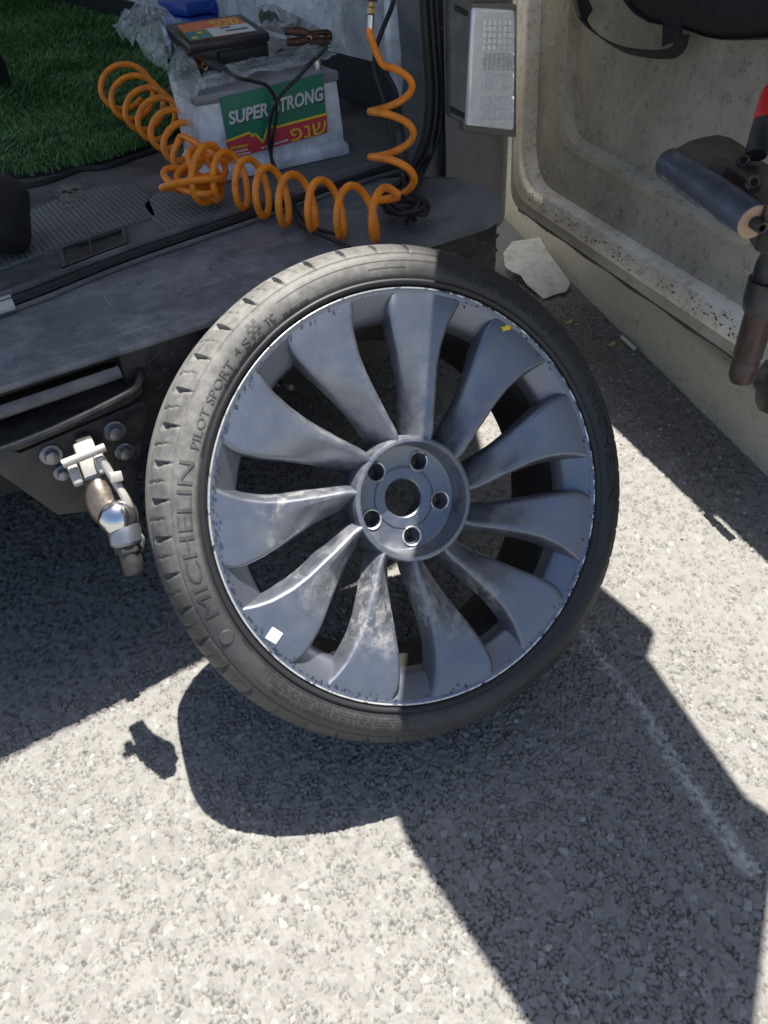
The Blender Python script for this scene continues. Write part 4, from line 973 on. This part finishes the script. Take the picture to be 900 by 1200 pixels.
# crumpled clear plastic over the batteries
def crumple(name, outline, h, seed, mat, parent, res=26, amp=.010):
    """crinkled sheet over an outline given as four corners, puffed up by h in the middle"""
    rs = np.random.default_rng(seed); vs = []; fs = []
    a, b, c, d = outline
    for i in range(res + 1):
        for j in range(res + 1):
            u, v = i / res, j / res
            e = .035 * (vnoise(np.array([u * 3.]), np.array([v * 3.]), 1.3, seed + 5)[0] - .5)
            u2 = min(1.02, max(-.02, u + e)); v2 = min(1.02, max(-.02, v - e))
            p = a.lerp(b, u2).lerp(d.lerp(c, u2), v2)
            puff = (math.sin(math.pi * u) * math.sin(math.pi * v)) ** .5 * h if 0 < u < 1 and 0 < v < 1 else 0
            x = np.array([u * 5.0]); y = np.array([v * 5.0])
            r = abs(vnoise(x, y, 1.0, seed)[0] - .5) * 2 + .5 * abs(vnoise(x, y, 2.3, seed + 1)[0] - .5) * 2 + .3 * abs(vnoise(x, y, 4.7, seed + 2)[0] - .5) * 2
            vs.append(p + Vector((0, 0, puff + amp * r * 1.6)))
    n = res + 1
    for i in range(res):
        for j in range(res): fs.append((i * n + j, (i + 1) * n + j, (i + 1) * n + j + 1, i * n + j + 1))
    o = mk(name, vs, fs, mat, parent, smooth=True, sharp=28); return o
def wrap():
    t = thing("plastic_wrap", "torn crumpled clear plastic film draped round the top of the batteries", "plastic film", bp(.15, .08, .165))
    crumple("film_sheet", [at(133, 40, 'z', .72), at(194, 90, 'z', .77), at(220, 42, 'z', .80), at(178, 10, 'z', .74)], .05, 3, M['wrap'], t, 30, .014)
    crumple("film_sheet", [at(195, 80, 'z', .77), at(207, 128, 'z', .755), at(243, 105, 'z', .762), at(216, 50, 'z', .80)], .012, 11, M['wrap'], t, 18, .006)
    crumple("film_sheet", [at(228, 112, 'z', .757), at(398, 68, 'z', .757), at(392, 48, 'z', .762), at(240, 88, 'z', .762)], .006, 21, M['wrap'], t, 34, .006)
    crumple("film_sheet", [at(286, 78, 'z', .762), at(352, 62, 'z', .765), at(345, 36, 'z', .78), at(308, 30, 'z', .80)], .012, 31, M['wrap'], t, 22, .010)
    crumple("film_sheet", [at(300, 22, 'z', .80), at(404, 62, 'z', .77), at(410, -8, 'z', .86), at(318, -12, 'z', .84)], .05, 41, M['wrap'], t, 34, .016)
    crumple("film_sheet", [bp(-.012, -.008, .05), bp(-.012, .10, .05), bp(-.01, .12, .17), bp(-.008, -.01, .168)], .0, 51, M['wrap'], t, 16, .006)
wrap()
# blue plastic case behind
def blue_case():
    a = at(262, 22, 'z', .76); c = at(225, 16, 'z', .76)
    t = thing("tool_case", "blue moulded plastic case behind the plastic film on the grass", "case", at(250, 14, 'z', .60))
    o = at(252, 24, 'z', .70); ex = (at(290, 17, 'z', .70) - o).normalized(); ey = Vector((-ex.y, ex.x, 0))
    m = Matrix(((ex.x, ey.x, 0, o.x), (ex.y, ey.y, 0, o.y), (0, 0, 1, .60), (0, 0, 0, 1)))
    box("case_body", (-.10, 0, 0), (.12, .2, .12), M['blue'], t, M=m, bev=.012); box("case_lid", (-.104, -.004, .123), (.124, .204, .165), M['blue'], t, M=m, bev=.01)
    lathe("case_latch", [(0, .006), (.018, .006), (.021, .003), (.021, -.002)], M['blue'], t, 22, M=axis_mat(m @ Vector((.01, -.004, .135)), -ey))
    lathe("latch_hub", [(0, .01), (.008, .01), (.009, .005)], M['blue'], t, 16, M=axis_mat(m @ Vector((.01, -.004, .135)), -ey))
blue_case()

# ------------------------------------------------------------------ orange coiled air hose
def helix(axis, rad, turns, ph0, per=26, squash=1.0, side=None):
    """coil round a polyline axis"""
    ax = smooth_path(axis, 14); L = [0]
    for i in range(1, len(ax)): L.append(L[-1] + (ax[i] - ax[i - 1]).length)
    n = int(turns * per); out = []; T, Nn = frame_dirs(ax)
    for i in range(n + 1):
        s = L[-1] * i / n; k = min(len(ax) - 2, max(0, int(np.searchsorted(L, s) - 1))); q = (s - L[k]) / max(1e-9, L[k + 1] - L[k])
        p = ax[k].lerp(ax[k + 1], q); n1 = Nn[k]; b1 = T[k].cross(n1); a = ph0 + 2 * math.pi * turns * i / n; r = rad(i / n) if callable(rad) else rad
        out.append(p + (n1 * math.cos(a) * squash + b1 * math.sin(a)) * r)
    return out
def hose():
    t = thing("air_hose", "bright orange coiled air hose sprawling over the van sill beside the battery", "hose", Vector((.1, .8, .585)))
    RT = Vector(RW.col[0]); UPV = -Vector(RW.col[1]); FW = Vector(RW.col[2])
    def coil(axis, U, V, turns, ph, per=26, ru=1.0, rv=1.0):
        """loops about an axis, each loop lying in the plane of U and V"""
        ax = smooth_path(axis, 14); L = [0]
        for i in range(1, len(ax)): L.append(L[-1] + (ax[i] - ax[i - 1]).length)
        n = int(turns * per); out = []
        for i in range(n + 1):
            u = i / n; s = L[-1] * u; k = min(len(ax) - 2, max(0, int(np.searchsorted(L, s) - 1))); q = (s - L[k]) / max(1e-9, L[k + 1] - L[k])
            p = ax[k].lerp(ax[k + 1], q); a = ph + 2 * math.pi * turns * u
            f = ru(u) if callable(ru) else ru; g = rv(u) if callable(rv) else rv
            out.append(p + U * (f * math.cos(a)) + V * (g * math.sin(a)))
        return out
    A = coil([at(143, 97, 'z', .715), at(158, 114, 'z', .70), at(176, 130, 'z', .685), at(196, 147, 'z', .675), at(214, 166, 'z', .662), at(226, 183, 'z', .655)], (UPV + RT * .25).normalized(), (RT * .85 + FW * .55).normalized(), 6.6, 2.0, 26, lambda u: .060 - .016 * u, lambda u: .056 - .022 * u)
    tg = []
    k = 0
    for c, U, V, r0, r1 in ((at(236, 198, 'z', .655), (RT + UPV * .3), (UPV + FW * .6), .050, .036), (at(222, 212, 'z', .640), (RT + UPV * -.35), (UPV + FW * .9), .052, .040), (at(243, 204, 'z', .650), (UPV + RT * .25), (RT * .5 + FW), .055, .040), (at(228, 216, 'z', .634), (RT + UPV * .15), (FW + UPV * .3), .056, .045), (at(240, 205, 'z', .645), (UPV - RT * .3), (RT * .7 + FW), .050, .036)):
        U = U.normalized(); V = V.normalized()
        for i in range(16):
            a = 2 * math.pi * i / 16 + k * 1.1; tg.append(c + U * (r0 * math.cos(a)) + V * (r1 * math.sin(a)))
        k += 1
    for p in tg: p.z = max(p.z, .602)
    Bx = coil([at(258, 206, 'z', .640), at(296, 218, 'z', .636), at(330, 232, 'z', .632), at(370, 240, 'z', .630), at(405, 248, 'z', .628), at(440, 250, 'z', .628), at(462, 252, 'z', .630)], UPV, (FW + RT * .5).normalized(), 6.6, 3.3, 26, lambda u: .049 - .006 * u, .034)
    for p in Bx: p.z = max(p.z, .5905)
    v0 = [at(460, 236, 'y', .50), at(460, 200, 'y', .56), at(459, 160, 'y', .62), at(459, 120, 'y', .68), at(455, 84, 'y', .72)]
    Cx = coil(v0, RT, (FW * -1 + UPV * -.05).normalized(), 2.75, math.pi * 1.0, 26, lambda u: .038 + .004 * u, lambda u: .040 * (1 - .5 * u))
    end = [at(447, 74, 'y', .73), at(438, 56, 'y', .74), at(434, 42, 'y', .74), at(434, 33, 'y', .74)]
    path = []
    for seg in (A, tg, Bx, Cx, end):
        path += [p for p in seg]
    # ease the joints between the stretches
    pts = path[::2] + [path[-1]]
    sp = smooth_path(pts, 3)
    tube("hose_tube", sp, .0066, M['orange'], t, 9)
    f0 = sp[-1]; d = (sp[-1] - sp[-4]).normalized(); d = (at(436, 0, 'y', .74) - f0).normalized(); mx = axis_mat(f0, d)
    lathe("hose_ferrule", [(0, -.004), (.0055, -.004), (.0062, 0), (.0062, .020), (.0045, .022), (0, .022)], M['steel'], t, 16, M=mx)
    lathe("hose_nut", [(.0045, .022), (.0088, .023), (.0088, .031), (.006, .033), (.006, .042), (0, .042)], M['brass'], t, 6, M=mx)
    lathe("quick_coupler", [(.006, .04), (.0095, .041), (.0105, .046), (.0095, .05), (.0105, .054), (.0105, .085), (0, .085)], M['steel_dark'], t, 18, M=mx)
hose()
# ------------------------------------------------------------------ black jumper leads with copper clamps
def clamp(name, pos, dirv, up, parent):
    m = axis_mat(pos, up, dirv)       # local x points along the jaws
    for s in (1, -1):
        j = prism("clamp_jaw", [m @ Vector(p) for p in ((-.012, -.008, .004 * s), (.030, -.006, .008 * s), (.040, -.004, .003 * s), (.040, .004, .003 * s), (.030, .006, .008 * s), (-.012, .008, .004 * s))], m.to_3x3() @ Vector((0, 0, .003 * s)), M['copper'], parent, bev=.001)
        P = [boxd((.022 + .005 * i, -.006, .0015 * s - .0015), (.0245 + .005 * i, .006, .005 * s), m) for i in range(4)]
        v, f = merge(P); o = mk("clamp_teeth", v, f, M['copper'], j); o['kind'] = 'stuff'
        tube("clamp_handle", [m @ Vector((-.012, 0, .006 * s)), m @ Vector((-.032, 0, .011 * s)), m @ Vector((-.062, 0, .012 * s))], [.0075, .009, .0075], M['black_plastic'] if name == 'black' else M['copper'], parent, 12)
    sp = [m @ Vector((-.010 + .006 * math.cos(k * .6), -.012 + .0012 * k * .55, .006 * math.sin(k * .6))) for k in range(36)]
    tube("clamp_spring", sp, .0012, M['brass'], parent, 5)
def leads():
    t = thing("jumper_lead", "black twin jumper lead with two copper clamps hanging down the battery front", "jumper lead", bp(.14, -.02, .1))
    p1 = at(246, 76, 'z', .79); clamp('black', at(238, 74, 'z', .782), (at(222, 72, 'z', .785) - at(262, 80, 'z', .777)), (.1, -.35, .9), t)
    clamp('red', at(368, 42, 'z', .80), (at(396, 42, 'z', .80) - at(360, 44, 'z', .80)), (-.2, -.3, .9), t)
    c1 = smooth_path([at(262, 79, 'z', .775), bface(276, 90, .035), bface(296, 95, .035), bface(312, 100, .032), bface(322, 115, .028), bface(324, 135, .024), bface(320, 160, .02), bface(318, 185, .018), at(325, 205, 'y', .88), at(338, 228, 'y', .78), at(345, 250, 'z', .592), at(358, 268, 'z', .592), at(378, 276, 'z', .592), at(410, 290, 'z', .586)], 8)
    c2 = smooth_path([at(383, 56, 'z', .785), bface(366, 72, .035), bface(350, 90, .034), bface(334, 106, .034), bface(324, 120, .034), bface(317, 140, .022), bface(315, 165, .018), bface(319, 187, .022), at(328, 207, 'y', .875), at(342, 232, 'y', .77), at(352, 252, 'z', .592), at(366, 266, 'z', .592), at(392, 274, 'z', .592)], 8)
    tube("lead", c1, .0036, M['cable'], t, 8); tube("lead", c2, .0036, M['cable'], t, 8)
leads()
def power_cable():
    t = thing("power_cable", "loose black cable hanging down the inside of the right door pillar into a coil", "cable", at(480, 255, 'z', .585))
    c = smooth_path([at(466, -30, 'y', .78), at(460, 5, 'y', .78), at(448, 35, 'y', .77), at(440, 60, 'y', .76), at(440, 85, 'y', .74), at(449, 115, 'y', .72), at(458, 150, 'y', .70), at(466, 185, 'y', .67), at(474, 215, 'y', .63), at(478, 240, 'z', .600), at(486, 258, 'z', .592)], 8)
    tube("cable", c, .0048, M['cable'], t, 8)
    c = smooth_path([at(452, 85, 'y', .84), at(463, 105, 'y', .80), at(468, 130, 'y', .76), at(472, 160, 'y', .72), at(478, 200, 'y', .67), at(484, 235, 'z', .605), at(476, 262, 'z', .592)], 8)
    tube("cable", c, .004, M['cable'], t, 8)
    ctr = at(477, 250, 'z', .598); pts = []
    for i in range(90):
        a = i * .33; r = .026 + .008 * math.sin(i * .21); pts.append(ctr + Vector((r * 1.0 * math.cos(a), r * 1.5 * math.sin(a) - .0, .004 + .010 * abs(math.sin(i * .37)) + .0001 * i)))
    tube("cable_loop", pts, .0042, M['cable'], t, 7)
power_cable()
def left_bundle():
    t = thing("rubber_bundle", "black rounded rubber bundle at the left edge of the van sill", "bundle", at(0, 250, 'z', .585))
    c = at(-22, 245, 'z', .66)
    vs, fs = lathe_data([(.085 * math.sin(math.pi * k / 14) ** .8 + 1e-5, .07 * math.cos(math.pi * k / 14)) for k in range(15)], 26, Matrix.Translation(c) @ Matrix.Rotation(.5, 4, 'Y') @ Matrix.Diagonal((1, 1.3, 1, 1)))
    vs = [v + Vector((.006 * math.sin(v.z * 60 + v.y * 20), .006 * math.cos(v.x * 50), .004 * math.sin(v.x * 70))) for v in vs]
    mk("bundle_body", vs, fs, M['bag'], t, smooth=True)
    t2 = thing("black_boot", "black rubber knob end at the far left edge on the grass", "knob", at(-6, 82, 'z', .60))
    vs, fs = lathe_data([(0, .07), (.025, .066), (.045, .05), (.055, .02), (.056, -.03), (.05, -.055), (0, -.056)], 22, Matrix.Translation(at(-14, 80, 'z', .66)))
    mk("knob_body", vs, fs, M['bag'], t2, smooth=True)
left_bundle()

# ------------------------------------------------------------------ bits on the ground
def ground_bits():
    o = [at(x, y, 'z', max(.008, .085 * (1 - (y - 278) / 76))) for x, y, z in ((600, 283, .09), (633, 278, .10), (640, 292, .085), (648, 303, .06), (668, 331, .02), (664, 341, .014), (650, 345, .012), (637, 350, .010), (628, 342, .016), (618, 334, .03), (610, 322, .05), (600, 318, .07), (592, 312, .08), (590, 296, .09))]
    up = Vector((-.25, -.35, .9)).normalized(); n = len(o); cen = sum(o, Vector()) / n
    # a thin curved flake: rim, an inner ring lifted a little, and the same again underneath
    vs = [p.copy() for p in o] + [cen + (p - cen) * .55 + up * .002 for p in o] + [cen + up * .002] + [p - up * .003 for p in o] + [cen + (p - cen) * .55 - up * .001 for p in o] + [cen - up * .001]; b0 = 2 * n + 1; fs = []
    for i in range(n):
        j = (i + 1) % n
        fs += [(i, j, n + j, n + i), (n + i, n + j, 2 * n), (b0 + j, b0 + i, b0 + n + i, b0 + n + j), (b0 + n + j, b0 + n + i, b0 + 2 * n), (j, i, b0 + i, b0 + j)]
    tag(mk("plastic_shard", vs, fs, M['shard'], smooth=True, sharp=45), "broken dirty white plastic shard lying at the kerb behind the wheel", "plastic shard")
    a, b = at(729, 395, 'z', .008), at(744, 409, 'z', .008)
    cg = thing("cigarette_butt", "white cigarette butt on the shaded asphalt close to the kerb", "cigarette butt", (a + b) / 2)
    tube("paper_tube", [a, a.lerp(b, .62)], .0055, M['paper'], cg, 12); tube("filter_tip", [a.lerp(b, .63), b], .0056, M['white_print'], cg, 12)
    for (x, y), lab in (((667, 378), "yellow dry leaf on the asphalt nearest the white plastic shard"), ((717, 404), "yellow dry leaf on the asphalt next to the cigarette butt")):
        c = at(x, y, 'z', .004); pts = []
        for k in range(12):
            q = 2 * math.pi * k / 12; r = 1 - .25 * abs(math.sin(q)); pts.append(c + Vector((.016 * r * math.cos(q), .011 * r * math.sin(q) + .003 * math.cos(q), .004 * math.cos(q) ** 2)))
        vs = pts + [c + Vector((0, 0, .002))]
        lf = mk("fallen_leaf", vs + [v - Vector((0, 0, .001)) for v in vs], [(k, (k + 1) % 12, 12) for k in range(12)] + [(13 + (k + 1) % 12, 13 + k, 25) for k in range(12)] + [(k, 13 + k, 13 + (k + 1) % 12, (k + 1) % 12) for k in range(12)], M['leaf'])
        tag(lf, lab, "leaf", "dry leaves on the asphalt")
ground_bits()

# ------------------------------------------------------------------ black tool bag hanging inside the door
def tool_bag():
    t = thing("tool_bag", "black webbing tool bag with a hanging strap loop on the open door", "bag", dp(.45, .55, .012))
    def ribbon(name, pts, wid, wdir, th=.003, mat=M['bag']):
        P = smooth_path(pts, 8); T, _ = frame_dirs(P); vs = []; fs = []
        for p, tt in zip(P, T):
            w = Vector(wdir); w = (w - tt * w.dot(tt)).normalized(); n = tt.cross(w)
            for a, b in ((-1, -1), (1, -1), (1, 1), (-1, 1)): vs.append(p + w * wid * .5 * a + n * th * .5 * b)
        for i in range(len(P) - 1):
            for k in range(4): fs.append((i * 4 + k, i * 4 + (k + 1) % 4, (i + 1) * 4 + (k + 1) % 4, (i + 1) * 4 + k))
        fs += [(0, 1, 2, 3), tuple(len(vs) - 4 + k for k in range(4))]
        return mk(name, vs, fs, mat, t, smooth=True, sharp=40)
    def od(px, py, w):
        d = ray(px, py); o = DP0 + DN * w; return CAMPOS + d * ((o - CAMPOS).dot(DN) / d.dot(DN))
    ribbon("strap_loop", [od(674, -40, -.005), od(678, 0, -.005), od(684, 24, 0.0), od(702, 42, .003), od(728, 57, .006), od(757, 63, .008), od(783, 63, .010), od(796, 55, .012), od(800, 40, .013)], .026, DN * .35 + Vector((0, 0, 1)) * .2 + D1 * -.2)
    ribbon("strap_loop", [od(676, -40, -.008), od(683, 0, -.008), od(690, 18, -.005)], .03, D1)
    ribbon("wide_strap", [od(792, -60, .018), od(790, 0, .018), od(787, 50, .016)], .055, D1, .005)
    # bag body: sagging cushion with bottom edge in view
    edge = [od(x, y, .010) for x, y in ((690, -60), (722, -28), (735, 2), (748, 17), (765, 27), (800, 33), (815, 38), (832, 44), (850, 47), (880, 46), (905, 44), (960, 42), (1010, 20), (1010, -90), (850, -130), (720, -110))]
    cen = sum(edge, Vector()) / len(edge); vs = []; n = len(edge); fs = []
    for s, w in ((.97, -.055), (1.0, -.02), (1.0, .01), (.96, 0.0), (.86, .008), (.5, .012)):
        for p in edge: vs.append(cen + (p - cen) * s + DN * w)
    for k in range(5):
        for i in range(n): fs.append((k * n + i, k * n + (i + 1) % n, (k + 1) * n + (i + 1) % n, (k + 1) * n + i))
    fs += [tuple(range(n)), tuple(5 * n + i for i in range(n))]
    mk("bag_body", vs, fs, M['bag'], t, smooth=True, sharp=60)
tool_bag()

# ------------------------------------------------------------------ tyre changing machine swung out of the van, its lower leg and roller in view
def machine():
    foot = at(869, 441, 'z', .55)
    t = thing("tyre_changer", "tyre changing machine part with brown steel leg and blue grey roller near the door", "machine", foot)
    ax0 = Vector((.0, 0, 1))
    lathe("leg", [(0, -.006), (.0135, -.006), (.0165, .002), (.0165, .020), (.0148, .025), (.0174, .030), (.0174, .12), (.0185, .68), (0, .68)], M['brown_metal'], t, 26, M=Matrix.Translation(foot))
    lathe("leg_collar", [(.0172, 0), (.020, .004), (.0205, .018), (.019, .028), (.0172, .032)], M['black_plastic'], t, 26, M=Matrix.Translation(foot + Vector((0, 0, .125))))
    box("collar_tab", (-.004, -.030, .128), (.004, -.018, .150), M['brown_metal'], t, M=Matrix.Translation(foot) @ Matrix.Rotation(-.9, 4, 'Z'), bev=.001)
    a = at(783, 191, 'z', .785); b = at(883, 260, 'z', .776); ax = (b - a).normalized(); L = (b - a).length; mx = axis_mat(a, ax, (0, 0, 1)) @ Matrix.Diagonal((.88, .88, 1, 1))
    lathe("roller", [(0, -.002), (.017, -.002), (.0205, .004), (.0205, L - .003), (.0195, L), (0, L)], M['roller'], t, 34, M=mx)
    lathe("roller_cap", [(0, L + .0015), (.0188, L + .0015), (.0195, L + .0005), (.0195, L - .001)], M['beige_cap'], t, 34, M=mx)
    lathe("roller_axle", [(.0042, L + .016), (.0068, L + .017), (.0072, L + .015), (.0072, L)], M['steel_dark'], t, 20, M=mx); lathe("axle_bore", [(0, L + .006), (.0042, L + .006), (.0042, L + .016)], M['rubber_black'], t, 14, M=mx)
    P = [boxd((.0198, -.0022, L * s0), (.0210, .0022, L * s1), mx @ Matrix.Rotation(g, 4, 'Z')) for s0, s1, g in ((.25, .55, 2.5), (.15, .40, 3.1), (.5, .8, 2.9))]
    v, f = merge(P); o = mk("roller_scuffs", v, f, M['black_plastic'], t); o['kind'] = 'stuff'
    zp = .795
    arm = [at(x, y, 'z', zp) for x, y in ((792, 173), (806, 165), (822, 160), (842, 157), (858, 161), (872, 170), (888, 184), (915, 200), (930, 240), (900, 240), (888, 232), (880, 222), (872, 206), (862, 198), (850, 194), (832, 194), (818, 196), (806, 186))]
    prism("bracket_arm", arm, (0, 0, -.026), M['brown_metal'], t, bev=.0025)
    for x, y in ((871, 189), (883, 214)):
        m2 = axis_mat(at(x, y, 'z', zp + .002), (-.75, -.55, .35))
        w = lathe("bolt_boss", [(.0038, .004), (.0038, .010), (.0062, .011), (.0072, .008), (.0072, -.01)], M['brown_metal'], t, 18, M=m2); lathe("bolt_bore", [(0, .004), (.0038, .004), (.0038, .009)], M['rubber_black'], w, 12, M=m2)
    prism("bracket_block", [at(x, y, 'z', .78) for x, y in ((884, 232), (930, 222), (930, 262), (896, 250))], (0, 0, -.04), M['black_plastic'], t, bev=.004)
    dm = at(893, 285, 'z', .69)
    lathe("rubber_dome", [(0, -.022), (.012, -.019), (.021, -.008), (.0235, .006), (.0235, .03), (0, .03)], M['black_plastic'], t, 26, M=Matrix.Translation(Vector((foot.x, foot.y, .62)) + Vector((.0, .0, .03))))
    # red and black handle
    h0 = at(886, 182, 'z', .806); h1 = at(906, 108, 'z', .856); m3 = axis_mat(h0, h1 - h0); Lh = (h1 - h0).length
    lathe("handle_base", [(0, 0), (.011, 0), (.0125, .004), (.0125, Lh * .52), (0, Lh * .52)], M['black_plastic'], t, 22, M=m3)
    lathe("handle_grip", [(.012, Lh * .52), (.013, Lh * .56), (.013, Lh * .95), (.011, Lh * 1.05), (0, Lh * 1.07)], M['red_grip'], t, 22, M=m3)
    # unseen panel and box overhead, added and shaped to cast the big ground shadow
    G = [(.26, .40), (.12, .20), (.025, .09), (-.161, -.14), (-.172, -.20), (-.176, -.75), (-.02, -.75), (.044, -.615), (.235, -.50), (.262, -.478), (.282, -.474), (.275, -.43), (.270, -.44), (.280, -.40), (.362, -.12), (.398, -.0), (.47, .31), (.50, .40)]
    zt = 1.21; s = SUN / SUN.z
    prism("shadow_panel", [Vector((x + s.x * zt, y + s.y * zt, zt)) for x, y in G], (0, 0, .05), M['shadow_grey'], t)
    box("shadow_box", (.36, .0, 1.262), (.635, .30, 1.50), M['shadow_grey'], t, bev=.02)  # added box, widened to keep sun off the bracket arm
    tube("swing_arm", [Vector((.55, .25, 1.40)), Vector((.60, .70, 1.44)), Vector((.62, 1.3, 1.46))], .03, M['brown_metal'], t, 16)
machine()
